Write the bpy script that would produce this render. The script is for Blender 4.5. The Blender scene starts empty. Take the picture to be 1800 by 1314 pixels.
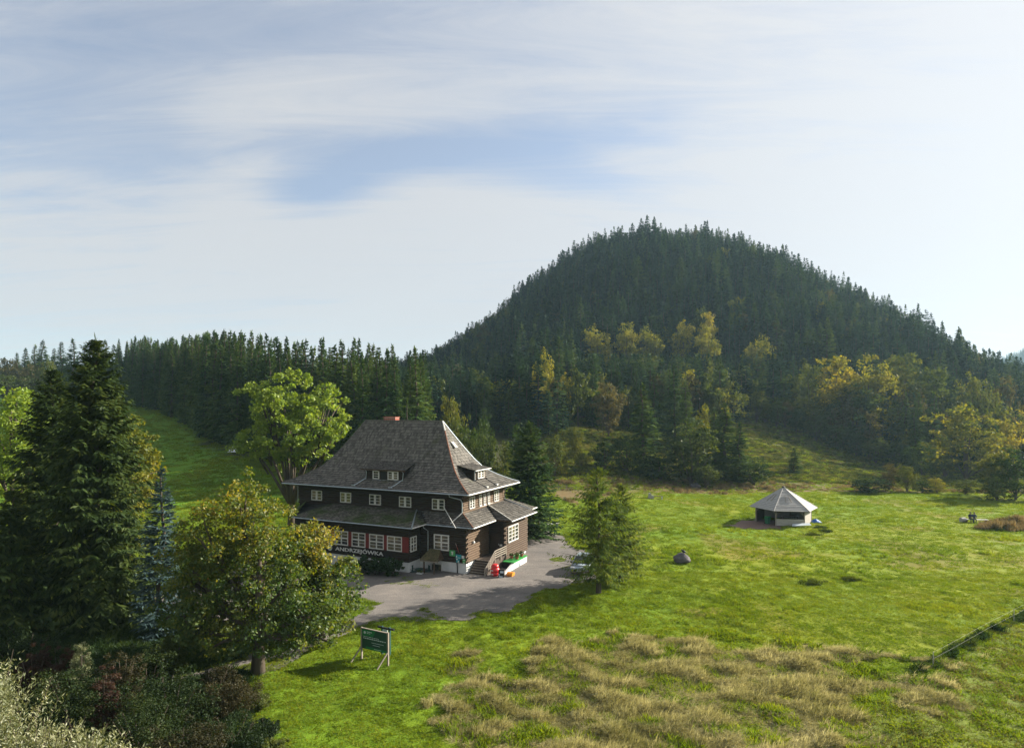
import bpy, math, random
import numpy as np
from mathutils import Vector
random.seed(7)
R = math.radians
S = bpy.context.scene
COL = S.collection
# ------------------------------------------------------------------ camera, sky, sun, exposure
CAMH = 16.5; F = 1100.0; CX = 900.0; CY = 720.0          # metres, pixels of the 1800 px wide photograph
cd = bpy.data.cameras.new('camera'); cam = bpy.data.objects.new('camera', cd); COL.objects.link(cam)
cam.location = (0, 0, CAMH); cam.rotation_euler = (R(90), 0, 0)
cd.sensor_width = 36; cd.lens = 36*F/1800; cd.shift_y = (CY-657)/1800
cd.clip_start = 0.5; cd.clip_end = 9000
S.camera = cam
SUN_AZ = R(23); SUN_EL = R(24)                             # azimuth from +X towards +Y
w = bpy.data.worlds.new('World'); S.world = w; w.use_nodes = True
nt = w.node_tree; nt.nodes.clear()
def N(t, typ, **k):
    n = t.nodes.new(typ)
    for a, b in k.items(): setattr(n, a, b)
    return n
def L(t, a, b): t.links.new(a, b)
def mth(t, op, a, b=None, clamp=False):
    n = N(t, 'ShaderNodeMath', operation=op, use_clamp=clamp)
    for i, v in enumerate((a, b)):
        if v is None: continue
        if isinstance(v, (int, float)): n.inputs[i].default_value = v
        else: L(t, v, n.inputs[i])
    return n.outputs[0]
def ramp(t, fac, stops):
    n = N(t, 'ShaderNodeValToRGB')
    while len(n.color_ramp.elements) < len(stops): n.color_ramp.elements.new(0.5)
    for e, (p, c) in zip(n.color_ramp.elements, stops):
        e.position = p; e.color = (c, c, c, 1) if isinstance(c, (int, float)) else (*c, 1)
    L(t, fac, n.inputs[0]); return n.outputs[0]
def mixc(t, fac, a, b, mode='MIX'):
    n = N(t, 'ShaderNodeMix', data_type='RGBA', blend_type=mode)
    for s, v in ((n.inputs[0], fac), (n.inputs[6], a), (n.inputs[7], b)):
        if isinstance(v, (int, float)): s.default_value = v
        elif isinstance(v, tuple): s.default_value = (*v, 1)
        else: L(t, v, s)
    return n.outputs[2]
def noise(t, vec, scale, detail=4, rough=0.55, dist=0.0):
    n = N(t, 'ShaderNodeTexNoise'); n.inputs['Scale'].default_value = scale; n.inputs['Detail'].default_value = detail
    n.inputs['Roughness'].default_value = rough; n.inputs['Distortion'].default_value = dist
    if vec is not None: L(t, vec, n.inputs['Vector'])
    return n.outputs['Fac']
sky = N(nt, 'ShaderNodeTexSky', sky_type='NISHITA', sun_disc=False)
sky.sun_elevation = SUN_EL; sky.sun_rotation = R(90)-SUN_AZ
sky.air_density = 1.0; sky.dust_density = 1.2; sky.ozone_density = 1.5; sky.altitude = 800
tc = N(nt, 'ShaderNodeTexCoord'); sp = N(nt, 'ShaderNodeSeparateXYZ'); L(nt, tc.outputs['Generated'], sp.inputs[0])
dx, dy, dz = sp.outputs
den = mth(nt, 'MAXIMUM', mth(nt, 'ADD', dz, 0.12), 0.06)
cu = mth(nt, 'DIVIDE', dx, den); cv = mth(nt, 'DIVIDE', dy, den)
cmb = N(nt, 'ShaderNodeCombineXYZ'); L(nt, mth(nt, 'MULTIPLY', cu, 0.5), cmb.inputs[0]); L(nt, mth(nt, 'MULTIPLY', cv, 1.1), cmb.inputs[1])
cmb.inputs[2].default_value = 3.7
n1 = noise(nt, cmb.outputs[0], 1.15, 7, 0.6, 0.9)
n2 = noise(nt, cmb.outputs[0], 0.45, 4, 0.5, 0.4)
cm2 = N(nt, 'ShaderNodeCombineXYZ'); L(nt, mth(nt, 'ADD', mth(nt, 'MULTIPLY', cu, 0.55), mth(nt, 'MULTIPLY', cv, 0.22)), cm2.inputs[0]); L(nt, mth(nt, 'MULTIPLY', cv, 2.9), cm2.inputs[1])
n3 = noise(nt, cm2.outputs[0], 1.5, 9, 0.66, 1.4)
cloud = mth(nt, 'ADD', mth(nt, 'MULTIPLY', n3, 0.60), mth(nt, 'ADD', mth(nt, 'MULTIPLY', n1, 0.28), mth(nt, 'MULTIPLY', n2, 0.22)))
def gauss(px, py, sx, sy, rot=0.0):
    """a soft patch of cirrus (or a gap) round one direction of the sky"""
    d = Vector(((px-CX)/F, 1, (CY-py)/F)).normalized()
    az = mth(nt, 'ARCTAN2', dx, dy); el = mth(nt, 'ARCSINE', dz)
    a0 = math.atan2(d.x, d.y); e0 = math.asin(d.z)
    da = mth(nt, 'SUBTRACT', az, a0); de = mth(nt, 'SUBTRACT', el, e0)
    c, s = math.cos(rot), math.sin(rot)
    u = mth(nt, 'ADD', mth(nt, 'MULTIPLY', da, c/sx), mth(nt, 'MULTIPLY', de, s/sx))
    v = mth(nt, 'SUBTRACT', mth(nt, 'MULTIPLY', de, c/sy), mth(nt, 'MULTIPLY', da, s/sy))
    q = mth(nt, 'ADD', mth(nt, 'MULTIPLY', u, u), mth(nt, 'MULTIPLY', v, v))
    return mth(nt, 'POWER', 2.718, mth(nt, 'MULTIPLY', q, -1.0))
for (px, py, sx, sy, rot, amp) in [(790, 268, .30, .035, R(4), -.30), (560, 335, .10, .030, R(18), -.26), (90, 130, .22, .12, 0, -.20),
                                   (800, 352, .14, .034, R(-6), .24), (420, 330, .07, .09, 0, .14), (1000, 300, .10, .03, R(-12), -.10),
                                   (560, 420, .30, .05, 0, .12), (900, 520, .9, .10, 0, .10), (1200, 80, .5, .10, 0, -.05), (520, 180, .35, .06, R(8), .08)]:
    cloud = mth(nt, 'ADD', cloud, mth(nt, 'MULTIPLY', gauss(px, py, sx, sy, rot), amp))
# veil gets thicker towards the sun
sdir = Vector((math.cos(SUN_AZ)*math.cos(SUN_EL), math.sin(SUN_AZ)*math.cos(SUN_EL), math.sin(SUN_EL)))
dot = mth(nt, 'ADD', mth(nt, 'ADD', mth(nt, 'MULTIPLY', dx, sdir.x), mth(nt, 'MULTIPLY', dy, sdir.y)), mth(nt, 'MULTIPLY', dz, sdir.z))
dotp = mth(nt, 'MAXIMUM', dot, 0.0)
glow = mth(nt, 'POWER', dotp, 3.0)
fac = ramp(nt, mth(nt, 'ADD', cloud, mth(nt, 'MULTIPLY', glow, 0.25)), [(0.30, 0.34), (0.43, 0.52), (0.53, 0.76), (0.64, 0.94), (1.0, 0.98)])
bright = mth(nt, 'ADD', 3.85, mth(nt, 'MULTIPLY', glow, 1.65))
cc = N(nt, 'ShaderNodeCombineXYZ')
for i, k in enumerate((0.985, 1.0, 1.035)): L(nt, mth(nt, 'MULTIPLY', bright, k), cc.inputs[i])
skyc = mixc(nt, 0.15, sky.outputs[0], mixc(nt, 1.0, sky.outputs[0], (0.62, 0.80, 1.05), 'MULTIPLY'))
bg = N(nt, 'ShaderNodeBackground'); L(nt, mixc(nt, fac, skyc, cc.outputs[0]), bg.inputs[0]); bg.inputs[1].default_value = 0.060
L(nt, bg.outputs[0], N(nt, 'ShaderNodeOutputWorld').inputs[0])
sd = bpy.data.lights.new('sun', 'SUN'); sun = bpy.data.objects.new('sun', sd); COL.objects.link(sun)
sd.energy = 5.0; sd.angle = R(0.55); sd.color = (1.0, 0.93, 0.80)
sun.rotation_euler = (-sdir).to_track_quat('-Z', 'Y').to_euler(); sun.location = (60, 40, 60)
S.view_settings.view_transform = 'Standard'; S.view_settings.look = 'None'; S.view_settings.gamma = 1.0
S.view_settings.use_curve_mapping = False; S.view_settings.exposure = 1.55
S.render.engine = 'CYCLES'
c = S.cycles
c.use_denoising = True; c.denoising_prefilter = 'NONE'; c.max_bounces = 6; c.diffuse_bounces = 2; c.glossy_bounces = 2; c.transmission_bounces = 3
c.transparent_max_bounces = 6; c.volume_bounces = 1; c.use_adaptive_sampling = False
c.caustics_reflective = False; c.caustics_refractive = False

# ------------------------------------------------------------------ helpers
def hash2(ix, iy, seed):
    h = (ix.astype(np.int64)*374761393 + iy.astype(np.int64)*668265263 + seed*974634777) & 0x7fffffff
    h = ((h ^ (h >> 13))*1274126177) & 0x7fffffff
    return ((h ^ (h >> 16)) & 0xffff)/65535.0
def vn(x, y, s, seed=0):
    x = np.asarray(x, float)/s; y = np.asarray(y, float)/s
    ix = np.floor(x); iy = np.floor(y); fx = x-ix; fy = y-iy
    fx = fx*fx*(3-2*fx); fy = fy*fy*(3-2*fy)
    a = hash2(ix, iy, seed); b = hash2(ix+1, iy, seed); c_ = hash2(ix, iy+1, seed); d = hash2(ix+1, iy+1, seed)
    return (a*(1-fx)+b*fx)*(1-fy)+(c_*(1-fx)+d*fx)*fy
def sm(a, b, x):
    t = np.clip((x-a)/(b-a), 0, 1); return t*t*(3-2*t)
HC = (113.0, 460.0)
PL = ([0, 29, 46, 69, 88, 100, 119, 134, 155, 171, 220, 300], [131, 129, 124, 113, 97, 88, 76, 65, 55, 46, 30, 5])
PR = ([0, 29, 67, 96, 138, 180, 222, 263, 310], [131, 129, 118, 107, 90, 69, 48, 28, 2])
PF = ([0, 30, 60, 100, 150, 200, 240, 300], [131, 128, 119, 98, 64, 33, 14, -10])
def terrain(x, y):
    x = np.asarray(x, float); y = np.asarray(y, float)
    z0 = np.interp(x, [-60, -20, 0, 18, 37, 70, 114, 160, 300], [78, 88, 94, 104, 134, 142, 188, 216, 260])
    k = np.interp(x, [-60, 0, 37, 120], [.125, .13, .2, .2])
    t = (y-z0)/8.0
    base = k*8.0*np.where(t > 20, t, np.log1p(np.exp(np.minimum(t, 20))))
    cap = 27.0
    base = np.where(base > 15, 15+(cap-15)*(1-np.exp(-np.maximum(base-15, 0)/(cap-15))), base)
    dip = -2.2*sm(60, 110, x)*sm(118, 145, y)*(1-sm(170, 230, y))
    u = x-HC[0]; v = y-HC[1]; r = np.hypot(u, v)+1e-6
    cu_, cv_ = u/r, v/r
    pl = np.interp(r, *PL); pr = np.interp(r, *PR); pf = np.interp(r, *PF)
    ps = np.where(cu_ < 0, pl, pr)
    hill = ps*cu_**2+pf*cv_**2
    hill = hill-np.interp(u, [-230, -190, -155, -120, -95, -58, -15, 46, 65, 98, 114, 139, 155, 400], [9, 9, 7, 2, 0, 0, 6, 9, 14, 17, 21, 27, 28, 32])+5*(vn(x, y, 34, 5)-.5)+3*(vn(x, y, 13, 6)-.5)
    d = hill-base
    z = base+np.where(d > 20, d, 4*np.log1p(np.exp(np.clip(d, -80, 20)/4.0)))+dip
    far = 150*np.exp(-(((x-1420)/260)**2+((y-1560)/300)**2))
    z = z+far
    z = z+0.5*(vn(x, y, 31, 9)-.5)*sm(70, 120, y)
    return z
def tz(x, y): return float(terrain(np.array([x]), np.array([y]))[0])
def at(px, py):
    """the point of the ground on the ray through a pixel of the photograph"""
    y = np.linspace(15, 900, 8000); x = (px-CX)/F*y; z = CAMH-(py-CY)/F*y
    g = terrain(x, y); k = np.argmax(z <= g)
    return float(x[k]), float(y[k]), float(g[k])
def flat(px, py, z=0.0):
    y = (CAMH-z)*F/(py-CY); return (px-CX)/F*y, y
def inpoly(x, y, poly):
    x = np.asarray(x); y = np.asarray(y); r = np.zeros(x.shape, bool); n = len(poly)
    for i in range(n):
        (x0, y0), (x1, y1) = poly[i], poly[(i+1) % n]
        if y0 == y1: continue
        cnd = ((y0 > y) != (y1 > y)) & (x < (x1-x0)*(y-y0)/(y1-y0)+x0)
        r ^= cnd
    return r
def npmesh(name, v, f, mats, smooth=False, midx=None):
    me = bpy.data.meshes.new(name); v = np.ascontiguousarray(v, np.float32); f = np.ascontiguousarray(f, np.int32)
    me.vertices.add(len(v)); me.vertices.foreach_set('co', v.ravel())
    k = f.shape[1]; me.loops.add(f.size); me.loops.foreach_set('vertex_index', f.ravel())
    me.polygons.add(len(f)); me.polygons.foreach_set('loop_start', np.arange(0, f.size, k, dtype=np.int32))
    if midx is not None: me.polygons.foreach_set('material_index', np.asarray(midx, np.int32))
    me.polygons.foreach_set('use_smooth', np.full(len(f), smooth))
    for m in (mats if isinstance(mats, (list, tuple)) else [mats]): me.materials.append(m)
    me.update(); me.validate(); return me
def link(name, me, parent=None, loc=None):
    o = bpy.data.objects.new(name, me); COL.objects.link(o)
    if parent is not None: o.parent = parent
    if loc is not None: o.location = loc
    return o
def tag(o, label=None, cat=None, group=None, kind=None):
    for k, v in (('label', label), ('category', cat), ('group', group), ('kind', kind)):
        if v: o[k] = v
    return o
def thing(name, label, cat, loc=(0, 0, 0), rz=0.0, group=None):
    o = bpy.data.objects.new(name, None); COL.objects.link(o); o.location = loc; o.rotation_euler = (0, 0, rz)
    o.empty_display_size = .2
    return tag(o, label, cat, group)
def dup(root, loc, rz=0, sc=1.0, label=None, group=None):
    r = root.copy(); COL.objects.link(r); r.location = loc; r.rotation_euler = (0, 0, rz)
    r.scale = sc if isinstance(sc, tuple) else (sc, sc, sc)
    if label: r['label'] = label
    if group: r['group'] = group
    for ch in list(root.children):
        q = ch.copy(); COL.objects.link(q); q.parent = r
        for g in ch.children:
            d = g.copy(); COL.objects.link(d); d.parent = q
    return r
class MB:
    def __init__(s): s.v = []; s.f = []; s.m = []
    def add(s, vs, fs, m=0):
        o = len(s.v); s.v += [tuple(p) for p in vs]; s.f += [tuple(o+i for i in q) for q in fs]; s.m += [m]*len(fs); return s
    def box(s, x0, x1, y0, y1, z0, z1, m=0):
        vs = [(x, y, z) for z in (z0, z1) for y in (y0, y1) for x in (x0, x1)]
        return s.add(vs, [(0, 2, 3, 1), (4, 5, 7, 6), (0, 1, 5, 4), (2, 6, 7, 3), (0, 4, 6, 2), (1, 3, 7, 5)], m)
    def bar(s, p, q, w=.05, h=None, m=0, up=(0, 0, 1)):
        p = Vector(p); q = Vector(q); h = h or w; d = (q-p).normalized(); u = Vector(up)
        if abs(d.dot(u)) > .95: u = Vector((0, 1, 0))
        a = d.cross(u).normalized()*w/2; b = a.cross(d).normalized()*h/2
        vs = [p-a-b, p+a-b, p+a+b, p-a+b, q-a-b, q+a-b, q+a+b, q-a+b]
        return s.add(vs, [(0, 3, 2, 1), (4, 5, 6, 7), (0, 1, 5, 4), (1, 2, 6, 5), (2, 3, 7, 6), (3, 0, 4, 7)], m)
    def tube(s, pts, rs, n=8, m=0, cap=True):
        pts = [Vector(p) for p in pts]
        if isinstance(rs, (int, float)): rs = [rs]*len(pts)
        rings = []
        for i, p in enumerate(pts):
            d = (pts[min(i+1, len(pts)-1)]-pts[max(i-1, 0)]).normalized()
            u = Vector((0, 0, 1)) if abs(d.z) < .9 else Vector((1, 0, 0))
            a = d.cross(u).normalized(); b = a.cross(d)
            rings.append([p+(a*math.cos(2*math.pi*k/n)+b*math.sin(2*math.pi*k/n))*rs[i] for k in range(n)])
        vs = [q for r in rings for q in r]; fs = []
        for i in range(len(pts)-1):
            for k in range(n): fs.append((i*n+k, i*n+(k+1) % n, (i+1)*n+(k+1) % n, (i+1)*n+k))
        if cap: fs += [tuple(range(n)), tuple(reversed(range((len(pts)-1)*n, len(pts)*n)))]
        return s.add(vs, fs, m)
    def lathe(s, prof, n=14, c=(0, 0, 0), m=0):
        vs = [(c[0]+r*math.cos(2*math.pi*k/n), c[1]+r*math.sin(2*math.pi*k/n), c[2]+z) for r, z in prof for k in range(n)]
        fs = [(i*n+k, i*n+(k+1) % n, (i+1)*n+(k+1) % n, (i+1)*n+k) for i in range(len(prof)-1) for k in range(n)]
        fs += [tuple(reversed(range(n))), tuple(range((len(prof)-1)*n, len(prof)*n))]
        return s.add(vs, fs, m)
    def prism(s, poly, axis, a, b, m=0):
        """poly in the two other axes, extruded along axis from a to b"""
        def P(u, v, w_): return {'x': (w_, u, v), 'y': (u, w_, v), 'z': (u, v, w_)}[axis]
        n = len(poly); vs = [P(*p, a) for p in poly]+[P(*p, b) for p in poly]
        return s.add(vs, [tuple(reversed(range(n))), tuple(range(n, 2*n))]+[(i, (i+1) % n, n+(i+1) % n, n+i) for i in range(n)], m)
    def mesh(s, name, mats, smooth=False, fix=True):
        me = bpy.data.meshes.new(name); me.from_pydata(s.v, [], s.f)
        for m in (mats if isinstance(mats, (list, tuple)) else [mats]): me.materials.append(m)
        me.polygons.foreach_set('material_index', s.m)
        if fix:
            import bmesh
            b = bmesh.new(); b.from_mesh(me); bmesh.ops.recalc_face_normals(b, faces=b.faces); b.to_mesh(me); b.free()
        me.polygons.foreach_set('use_smooth', [smooth]*len(me.polygons)); me.update(); return me
    def obj(s, name, mats, parent=None, loc=None, smooth=False, kind=None, label=None):
        o = link(name, s.mesh(name, mats, smooth), parent, loc)
        return tag(o, label, None, None, kind)

# ------------------------------------------------------------------ materials
def principled(name, rough=.7, spec=.3, metal=0.0):
    m = bpy.data.materials.new(name); m.use_nodes = True; t = m.node_tree; b = t.nodes['Principled BSDF']
    b.inputs['Roughness'].default_value = rough; b.inputs['Specular IOR Level'].default_value = spec; b.inputs['Metallic'].default_value = metal
    return m, t, b
def mat(name, c1, c2=None, scale=6.0, rough=.7, spec=.3, metal=0.0, bump=0.0, island=0.0, stretch=None, detail=5, bscale=None, moss=None):
    m, t, b = principled(name, rough, spec, metal)
    c2 = c2 or tuple(x*.8 for x in c1)
    g = N(t, 'ShaderNodeTexCoord'); vec = g.outputs['Object']
    if stretch:
        mp = N(t, 'ShaderNodeMapping'); mp.inputs['Scale'].default_value = stretch; L(t, vec, mp.inputs[0]); vec = mp.outputs[0]
    nf = noise(t, vec, scale, detail, .6)
    col = mixc(t, ramp(t, nf, [(.3, 0.0), (.7, 1.0)]), c1, c2)
    if island:
        ge = N(t, 'ShaderNodeNewGeometry')
        hs = N(t, 'ShaderNodeHueSaturation'); L(t, col, hs.inputs['Color'])
        L(t, mth(t, 'ADD', 1-island, mth(t, 'MULTIPLY', ge.outputs['Random Per Island'], 2*island)), hs.inputs['Value']); col = hs.outputs[0]
    if moss:
        mn = noise(t, g.outputs['Object'], moss[1], 5, .65)
        col = mixc(t, ramp(t, mn, [(moss[2], 0.0), (moss[2]+.14, moss[3])]), col, moss[0])
    L(t, col, b.inputs['Base Color'])
    if bump:
        bn = N(t, 'ShaderNodeBump'); bn.inputs['Strength'].default_value = bump; bn.inputs['Distance'].default_value = .03
        L(t, noise(t, vec, bscale or scale*3, 5, .6), bn.inputs['Height']); L(t, bn.outputs[0], b.inputs['Normal'])
    return m
def leafmat(name, cols, trans=.35, gloss=.05, nscale=.35, tint=None, objvar=.18, rough=.55, isl=.35):
    """foliage: cols = [(pos, colour)...] picked by clump noise + leaf + tree"""
    m = bpy.data.materials.new(name); m.use_nodes = True; t = m.node_tree; t.nodes.clear()
    g = N(t, 'ShaderNodeTexCoord'); ge = N(t, 'ShaderNodeNewGeometry'); oi = N(t, 'ShaderNodeObjectInfo')
    nf = noise(t, ge.outputs['Position'], nscale, 3, .6)
    fac = mth(t, 'ADD', mth(t, 'MULTIPLY', nf, 1.0), mth(t, 'MULTIPLY', mth(t, 'SUBTRACT', ge.outputs['Random Per Island'], .5), isl))
    fac = mth(t, 'ADD', fac, mth(t, 'MULTIPLY', mth(t, 'SUBTRACT', oi.outputs['Random'], .5), objvar*2))
    col = ramp(t, fac, cols)
    d = N(t, 'ShaderNodeBsdfDiffuse'); L(t, col, d.inputs[0])
    tr = N(t, 'ShaderNodeBsdfTranslucent')
    L(t, mixc(t, 1.0, col, tint or (1.5, 1.35, .5), 'MULTIPLY'), tr.inputs[0])
    mx = N(t, 'ShaderNodeMixShader'); mx.inputs[0].default_value = trans; L(t, d.outputs[0], mx.inputs[1]); L(t, tr.outputs[0], mx.inputs[2])
    gl = N(t, 'ShaderNodeBsdfGlossy'); gl.inputs['Roughness'].default_value = rough; gl.inputs[0].default_value = (1, 1, 1, 1)
    m2 = N(t, 'ShaderNodeMixShader'); m2.inputs[0].default_value = gloss*.35; L(t, mx.outputs[0], m2.inputs[1]); L(t, gl.outputs[0], m2.inputs[2])
    L(t, m2.outputs[0], N(t, 'ShaderNodeOutputMaterial').inputs[0]); return m
M = {}
M['bark'] = mat('bark', (.06, .045, .032), (.11, .09, .07), 3, .9, .1, bump=.6, stretch=(1, 1, .25))
M['bark_pale'] = mat('bark_pale', (.16, .14, .11), (.08, .07, .055), 3, .9, .1, bump=.5, stretch=(1, 1, .25))
M['spruce'] = leafmat('spruce_needles', [(.2, (.017, .044, .015)), (.5, (.043, .084, .021)), (.8, (.095, .132, .028))], .25, .03, .3)
M['spruce_dark'] = leafmat('dark_spruce_needles', [(.2, (.010, .024, .010)), (.5, (.020, .042, .013)), (.85, (.045, .075, .018))], .25, .03, .3)
M['spruce_near'] = leafmat('spruce_needles_near', [(.2, (.017, .034, .010)), (.5, (.036, .060, .014)), (.75, (.072, .095, .018)), (.95, (.14, .135, .025))], .3, .03, .5, objvar=0)
M['spruce_blue'] = leafmat('blue_spruce_needles', [(.2, (.022, .042, .042)), (.6, (.05, .085, .085)), (.9, (.10, .15, .15))], .15, .04, .8, tint=(1, 1.1, .9), objvar=0)
M['larch'] = leafmat('larch_needles', [(.25, (.05, .09, .015)), (.5, (.10, .15, .023)), (.8, (.18, .20, .03))], .45, .02, .5, objvar=0)
M['hillspruce'] = leafmat('far_spruce_needles', [(.05, (.008, .024, .020)), (.45, (.020, .048, .030)), (.75, (.042, .080, .034)), (1.0, (.075, .11, .035))], .2, .02, .05, objvar=.45, isl=.25)
M['maple'] = leafmat('maple_leaves', [(.25, (.050, .085, .010)), (.42, (.095, .13, .012)), (.58, (.18, .175, .017)), (.80, (.30, .225, .025))], .5, .06, .28, isl=.35, objvar=0)
M['maple_green'] = leafmat('green_maple_leaves', [(.25, (.030, .068, .012)), (.48, (.062, .105, .014)), (.75, (.15, .16, .018))], .5, .06, .3, objvar=0)
M['ash'] = leafmat('ash_leaves', [(.25, (.10, .17, .014)), (.5, (.16, .235, .025)), (.8, (.25, .30, .05))], .45, .05, .4, objvar=0)
M['leaf_dark'] = leafmat('dark_green_leaves', [(.2, (.016, .038, .012)), (.55, (.032, .062, .015)), (.9, (.08, .11, .02))], .35, .03, .3)
M['leaf_olive'] = leafmat('olive_leaves', [(.2, (.034, .056, .014)), (.55, (.066, .090, .018)), (.9, (.14, .14, .022))], .35, .03, .2)
M['leaf_yellow'] = leafmat('yellow_leaves', [(.2, (.06, .085, .013)), (.5, (.14, .15, .018)), (.85, (.29, .24, .025))], .4, .03, .2)
M['leaf_gold'] = leafmat('golden_leaves', [(.2, (.09, .11, .018)), (.5, (.165, .17, .025)), (.85, (.31, .26, .035))], .4, .03, .2)
M['leaf_brown'] = leafmat('russet_leaves', [(.2, (.042, .042, .020)), (.55, (.075, .070, .032)), (.9, (.13, .11, .045))], .35, .02, .2)
M['leaf_red'] = leafmat('dull_red_leaves', [(.2, (.028, .018, .012)), (.6, (.055, .028, .02)), (.9, (.09, .06, .03))], .3, .02, .5)
M['willow'] = leafmat('willow_leaves', [(.2, (.075, .10, .035)), (.5, (.16, .17, .07)), (.85, (.34, .33, .18))], .35, .10, .8, tint=(1.3, 1.25, .7), objvar=0)
M['leaf_shade'] = leafmat('deep_green_shaded_leaves', [(.2, (.010, .020, .007)), (.55, (.020, .036, .010)), (.9, (.045, .055, .014))], .3, .02, .4)  # dark green leaves, with the shade of the undergrowth put into the colour
M['twig_brown'] = leafmat('brown_twiggy_shaded_leaves', [(.2, (.020, .021, .010)), (.55, (.036, .034, .015)), (.9, (.06, .05, .022))], .3, .02, .4)  # brown leaves darkened further to carry the undergrowth's shade
M['slope_grass'] = leafmat('rough_slope_grass', [(.2, (.075, .09, .026)), (.5, (.115, .12, .036)), (.85, (.17, .15, .055))], .35, .02, .12)
M['grassblade'] = leafmat('meadow_grass_blades', [(.2, (.095, .158, .011)), (.5, (.140, .203, .013)), (.85, (.235, .255, .024))], .45, .02, .09, tint=(1.35, 1.3, .4), objvar=.2)
M['straw'] = leafmat('dry_grass_blades', [(.2, (.20, .20, .064)), (.5, (.36, .33, .142)), (.85, (.56, .51, .28))], .45, .03, .25, tint=(1.05, 1.0, .75), objvar=.25)
M['reed'] = leafmat('brown_grass_blades', [(.2, (.09, .08, .035)), (.5, (.19, .145, .075)), (.85, (.28, .22, .12))], .3, .02, .15, tint=(1.2, 1.05, .7), objvar=.25)
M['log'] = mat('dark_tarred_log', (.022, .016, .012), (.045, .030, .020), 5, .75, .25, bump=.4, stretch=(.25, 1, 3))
M['log_mid'] = mat('shaded_brown_log', (.055, .034, .022), (.10, .065, .04), 5, .75, .25, bump=.4, stretch=(.5, .5, 3))  # brown log darkened, shade of the porch room wall put into the colour
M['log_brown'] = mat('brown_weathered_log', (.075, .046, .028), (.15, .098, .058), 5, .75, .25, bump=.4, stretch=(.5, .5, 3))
M['core'] = mat('dark_wall_core', (.02, .015, .012), rough=.9)
M['shingle'] = mat('grey_wooden_shingle', (.080, .072, .062), (.135, .124, .107), 4, .8, .25, island=.42, stretch=(2, 2, 2), moss=((.055, .065, .02), .35, .60, .75))
M['shingle_low'] = mat('mossy_wooden_shingle', (.10, .09, .075), (.16, .145, .12), 4, .8, .25, island=.40, moss=((.045, .070, .012), .28, .42, .95))
M['shingle_end'] = mat('shingle_end_painted_shadow', (.028, .026, .024), (.045, .042, .038), 4, .9, .1)  # shadow lines between the rows, painted dark on the shingles' lower ends
M['roofbase'] = mat('roof_underlay', (.03, .028, .026), rough=.95)
M['plaster'] = mat('white_plaster', (.70, .70, .68), (.55, .55, .53), 1.2, .85, .2, bump=.15)
M['white'] = mat('white_paint', (.70, .68, .64), (.54, .52, .48), 4, .5, .4)
M['red'] = mat('dark_red_paint', (.20, .025, .022), (.14, .02, .018), 3, .6, .3)
M['metal'] = mat('pale_zinc', (.42, .47, .50), (.30, .34, .37), 4, .45, .5, metal=.6)
M['rust'] = mat('rusty_hip_cap', (.22, .075, .035), (.12, .07, .05), 3, .7, .3)
M['brick'] = mat('red_brick', (.40, .13, .085), (.28, .085, .06), 5, .85, .2, bump=.3, island=.2)
M['mortar'] = mat('pale_mortar', (.32, .29, .26), rough=.95)
M['wood'] = mat('grey_weathered_wood', (.30, .26, .21), (.20, .17, .14), 4, .8, .2, bump=.3, stretch=(1, 1, 4))
M['wood_grey'] = mat('silver_weathered_plank', (.36, .345, .33), (.24, .23, .22), 3, .75, .25, bump=.3, stretch=(.6, 3, 3), island=.25)
M['wood_pale'] = mat('pale_weathered_plank', (.42, .39, .35), (.30, .28, .25), 3, .75, .25, bump=.3, stretch=(.6, 3, 3), island=.2)
M['wood_dark'] = mat('dark_brown_wood', (.055, .035, .022), (.10, .065, .04), 4, .7, .25, bump=.3)
M['door'] = mat('dark_plank_door', (.028, .018, .013), (.05, .03, .02), 4, .6, .3)
M['stepm'] = mat('worn_dark_step', (.10, .075, .06), (.06, .045, .035), 4, .8, .2)
M['green'] = mat('green_paint', (.03, .28, .05), (.02, .20, .04), 3, .5, .4)
M['bingreen'] = mat('bin_green_plastic', (.02, .14, .07), (.018, .11, .055), 3, .5, .4)
M['dgreen'] = mat('dark_green_plastic', (.012, .05, .045), (.02, .07, .06), 3, .5, .4)
M['teal'] = mat('teal_sign_print', (.01, .22, .27), (.015, .28, .32), 2, .45, .4)
M['sgreen'] = mat('green_sign_print', (.06, .33, .10), (.05, .26, .08), 2, .45, .4)
M['redplastic'] = mat('red_plastic', (.62, .02, .022), (.48, .015, .018), 2, .35, .5)
M['orange'] = mat('orange_plastic', (.70, .27, .02), (.58, .20, .015), 2, .4, .5)
M['black'] = mat('black_plastic', (.015, .016, .018), rough=.5)
M['blue'] = mat('blue_tarp', (.03, .13, .45), (.02, .09, .32), 3, .5, .4)
M['pale'] = mat('pale_blue_board', (.52, .58, .60), (.42, .48, .50), 2, .6, .3)
M['boardgreen'] = mat('dark_green_board', (.010, .045, .032), (.014, .06, .04), 2, .55, .35)
M['boardmid'] = mat('bright_green_print', (.01, .16, .05), (.012, .13, .045), 2, .55, .35)
M['stone'] = mat('grey_boulder', (.075, .068, .075), (.13, .115, .12), 2.2, .9, .2, bump=.8)
M['stone_pale'] = mat('pale_edging_stone', (.45, .43, .38), (.32, .30, .26), 4, .9, .2)
M['carpaint'] = mat('silver_blue_car_paint', (.38, .44, .48), (.36, .42, .46), 1, .25, .6, metal=.35)
M['carwhite'] = mat('white_car_paint', (.75, .76, .77), (.72, .73, .74), 1, .25, .5)
M['tyre'] = mat('black_tyre', (.02, .02, .02), rough=.9)
M['lamp'] = mat('clear_lamp_glass', (.7, .72, .74), rough=.12, spec=.8)
M['skin'] = mat('skin', (.45, .28, .2), rough=.6)
M['jacket'] = mat('dark_jacket', (.018, .02, .03), (.03, .03, .045), 6, .85)
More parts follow.
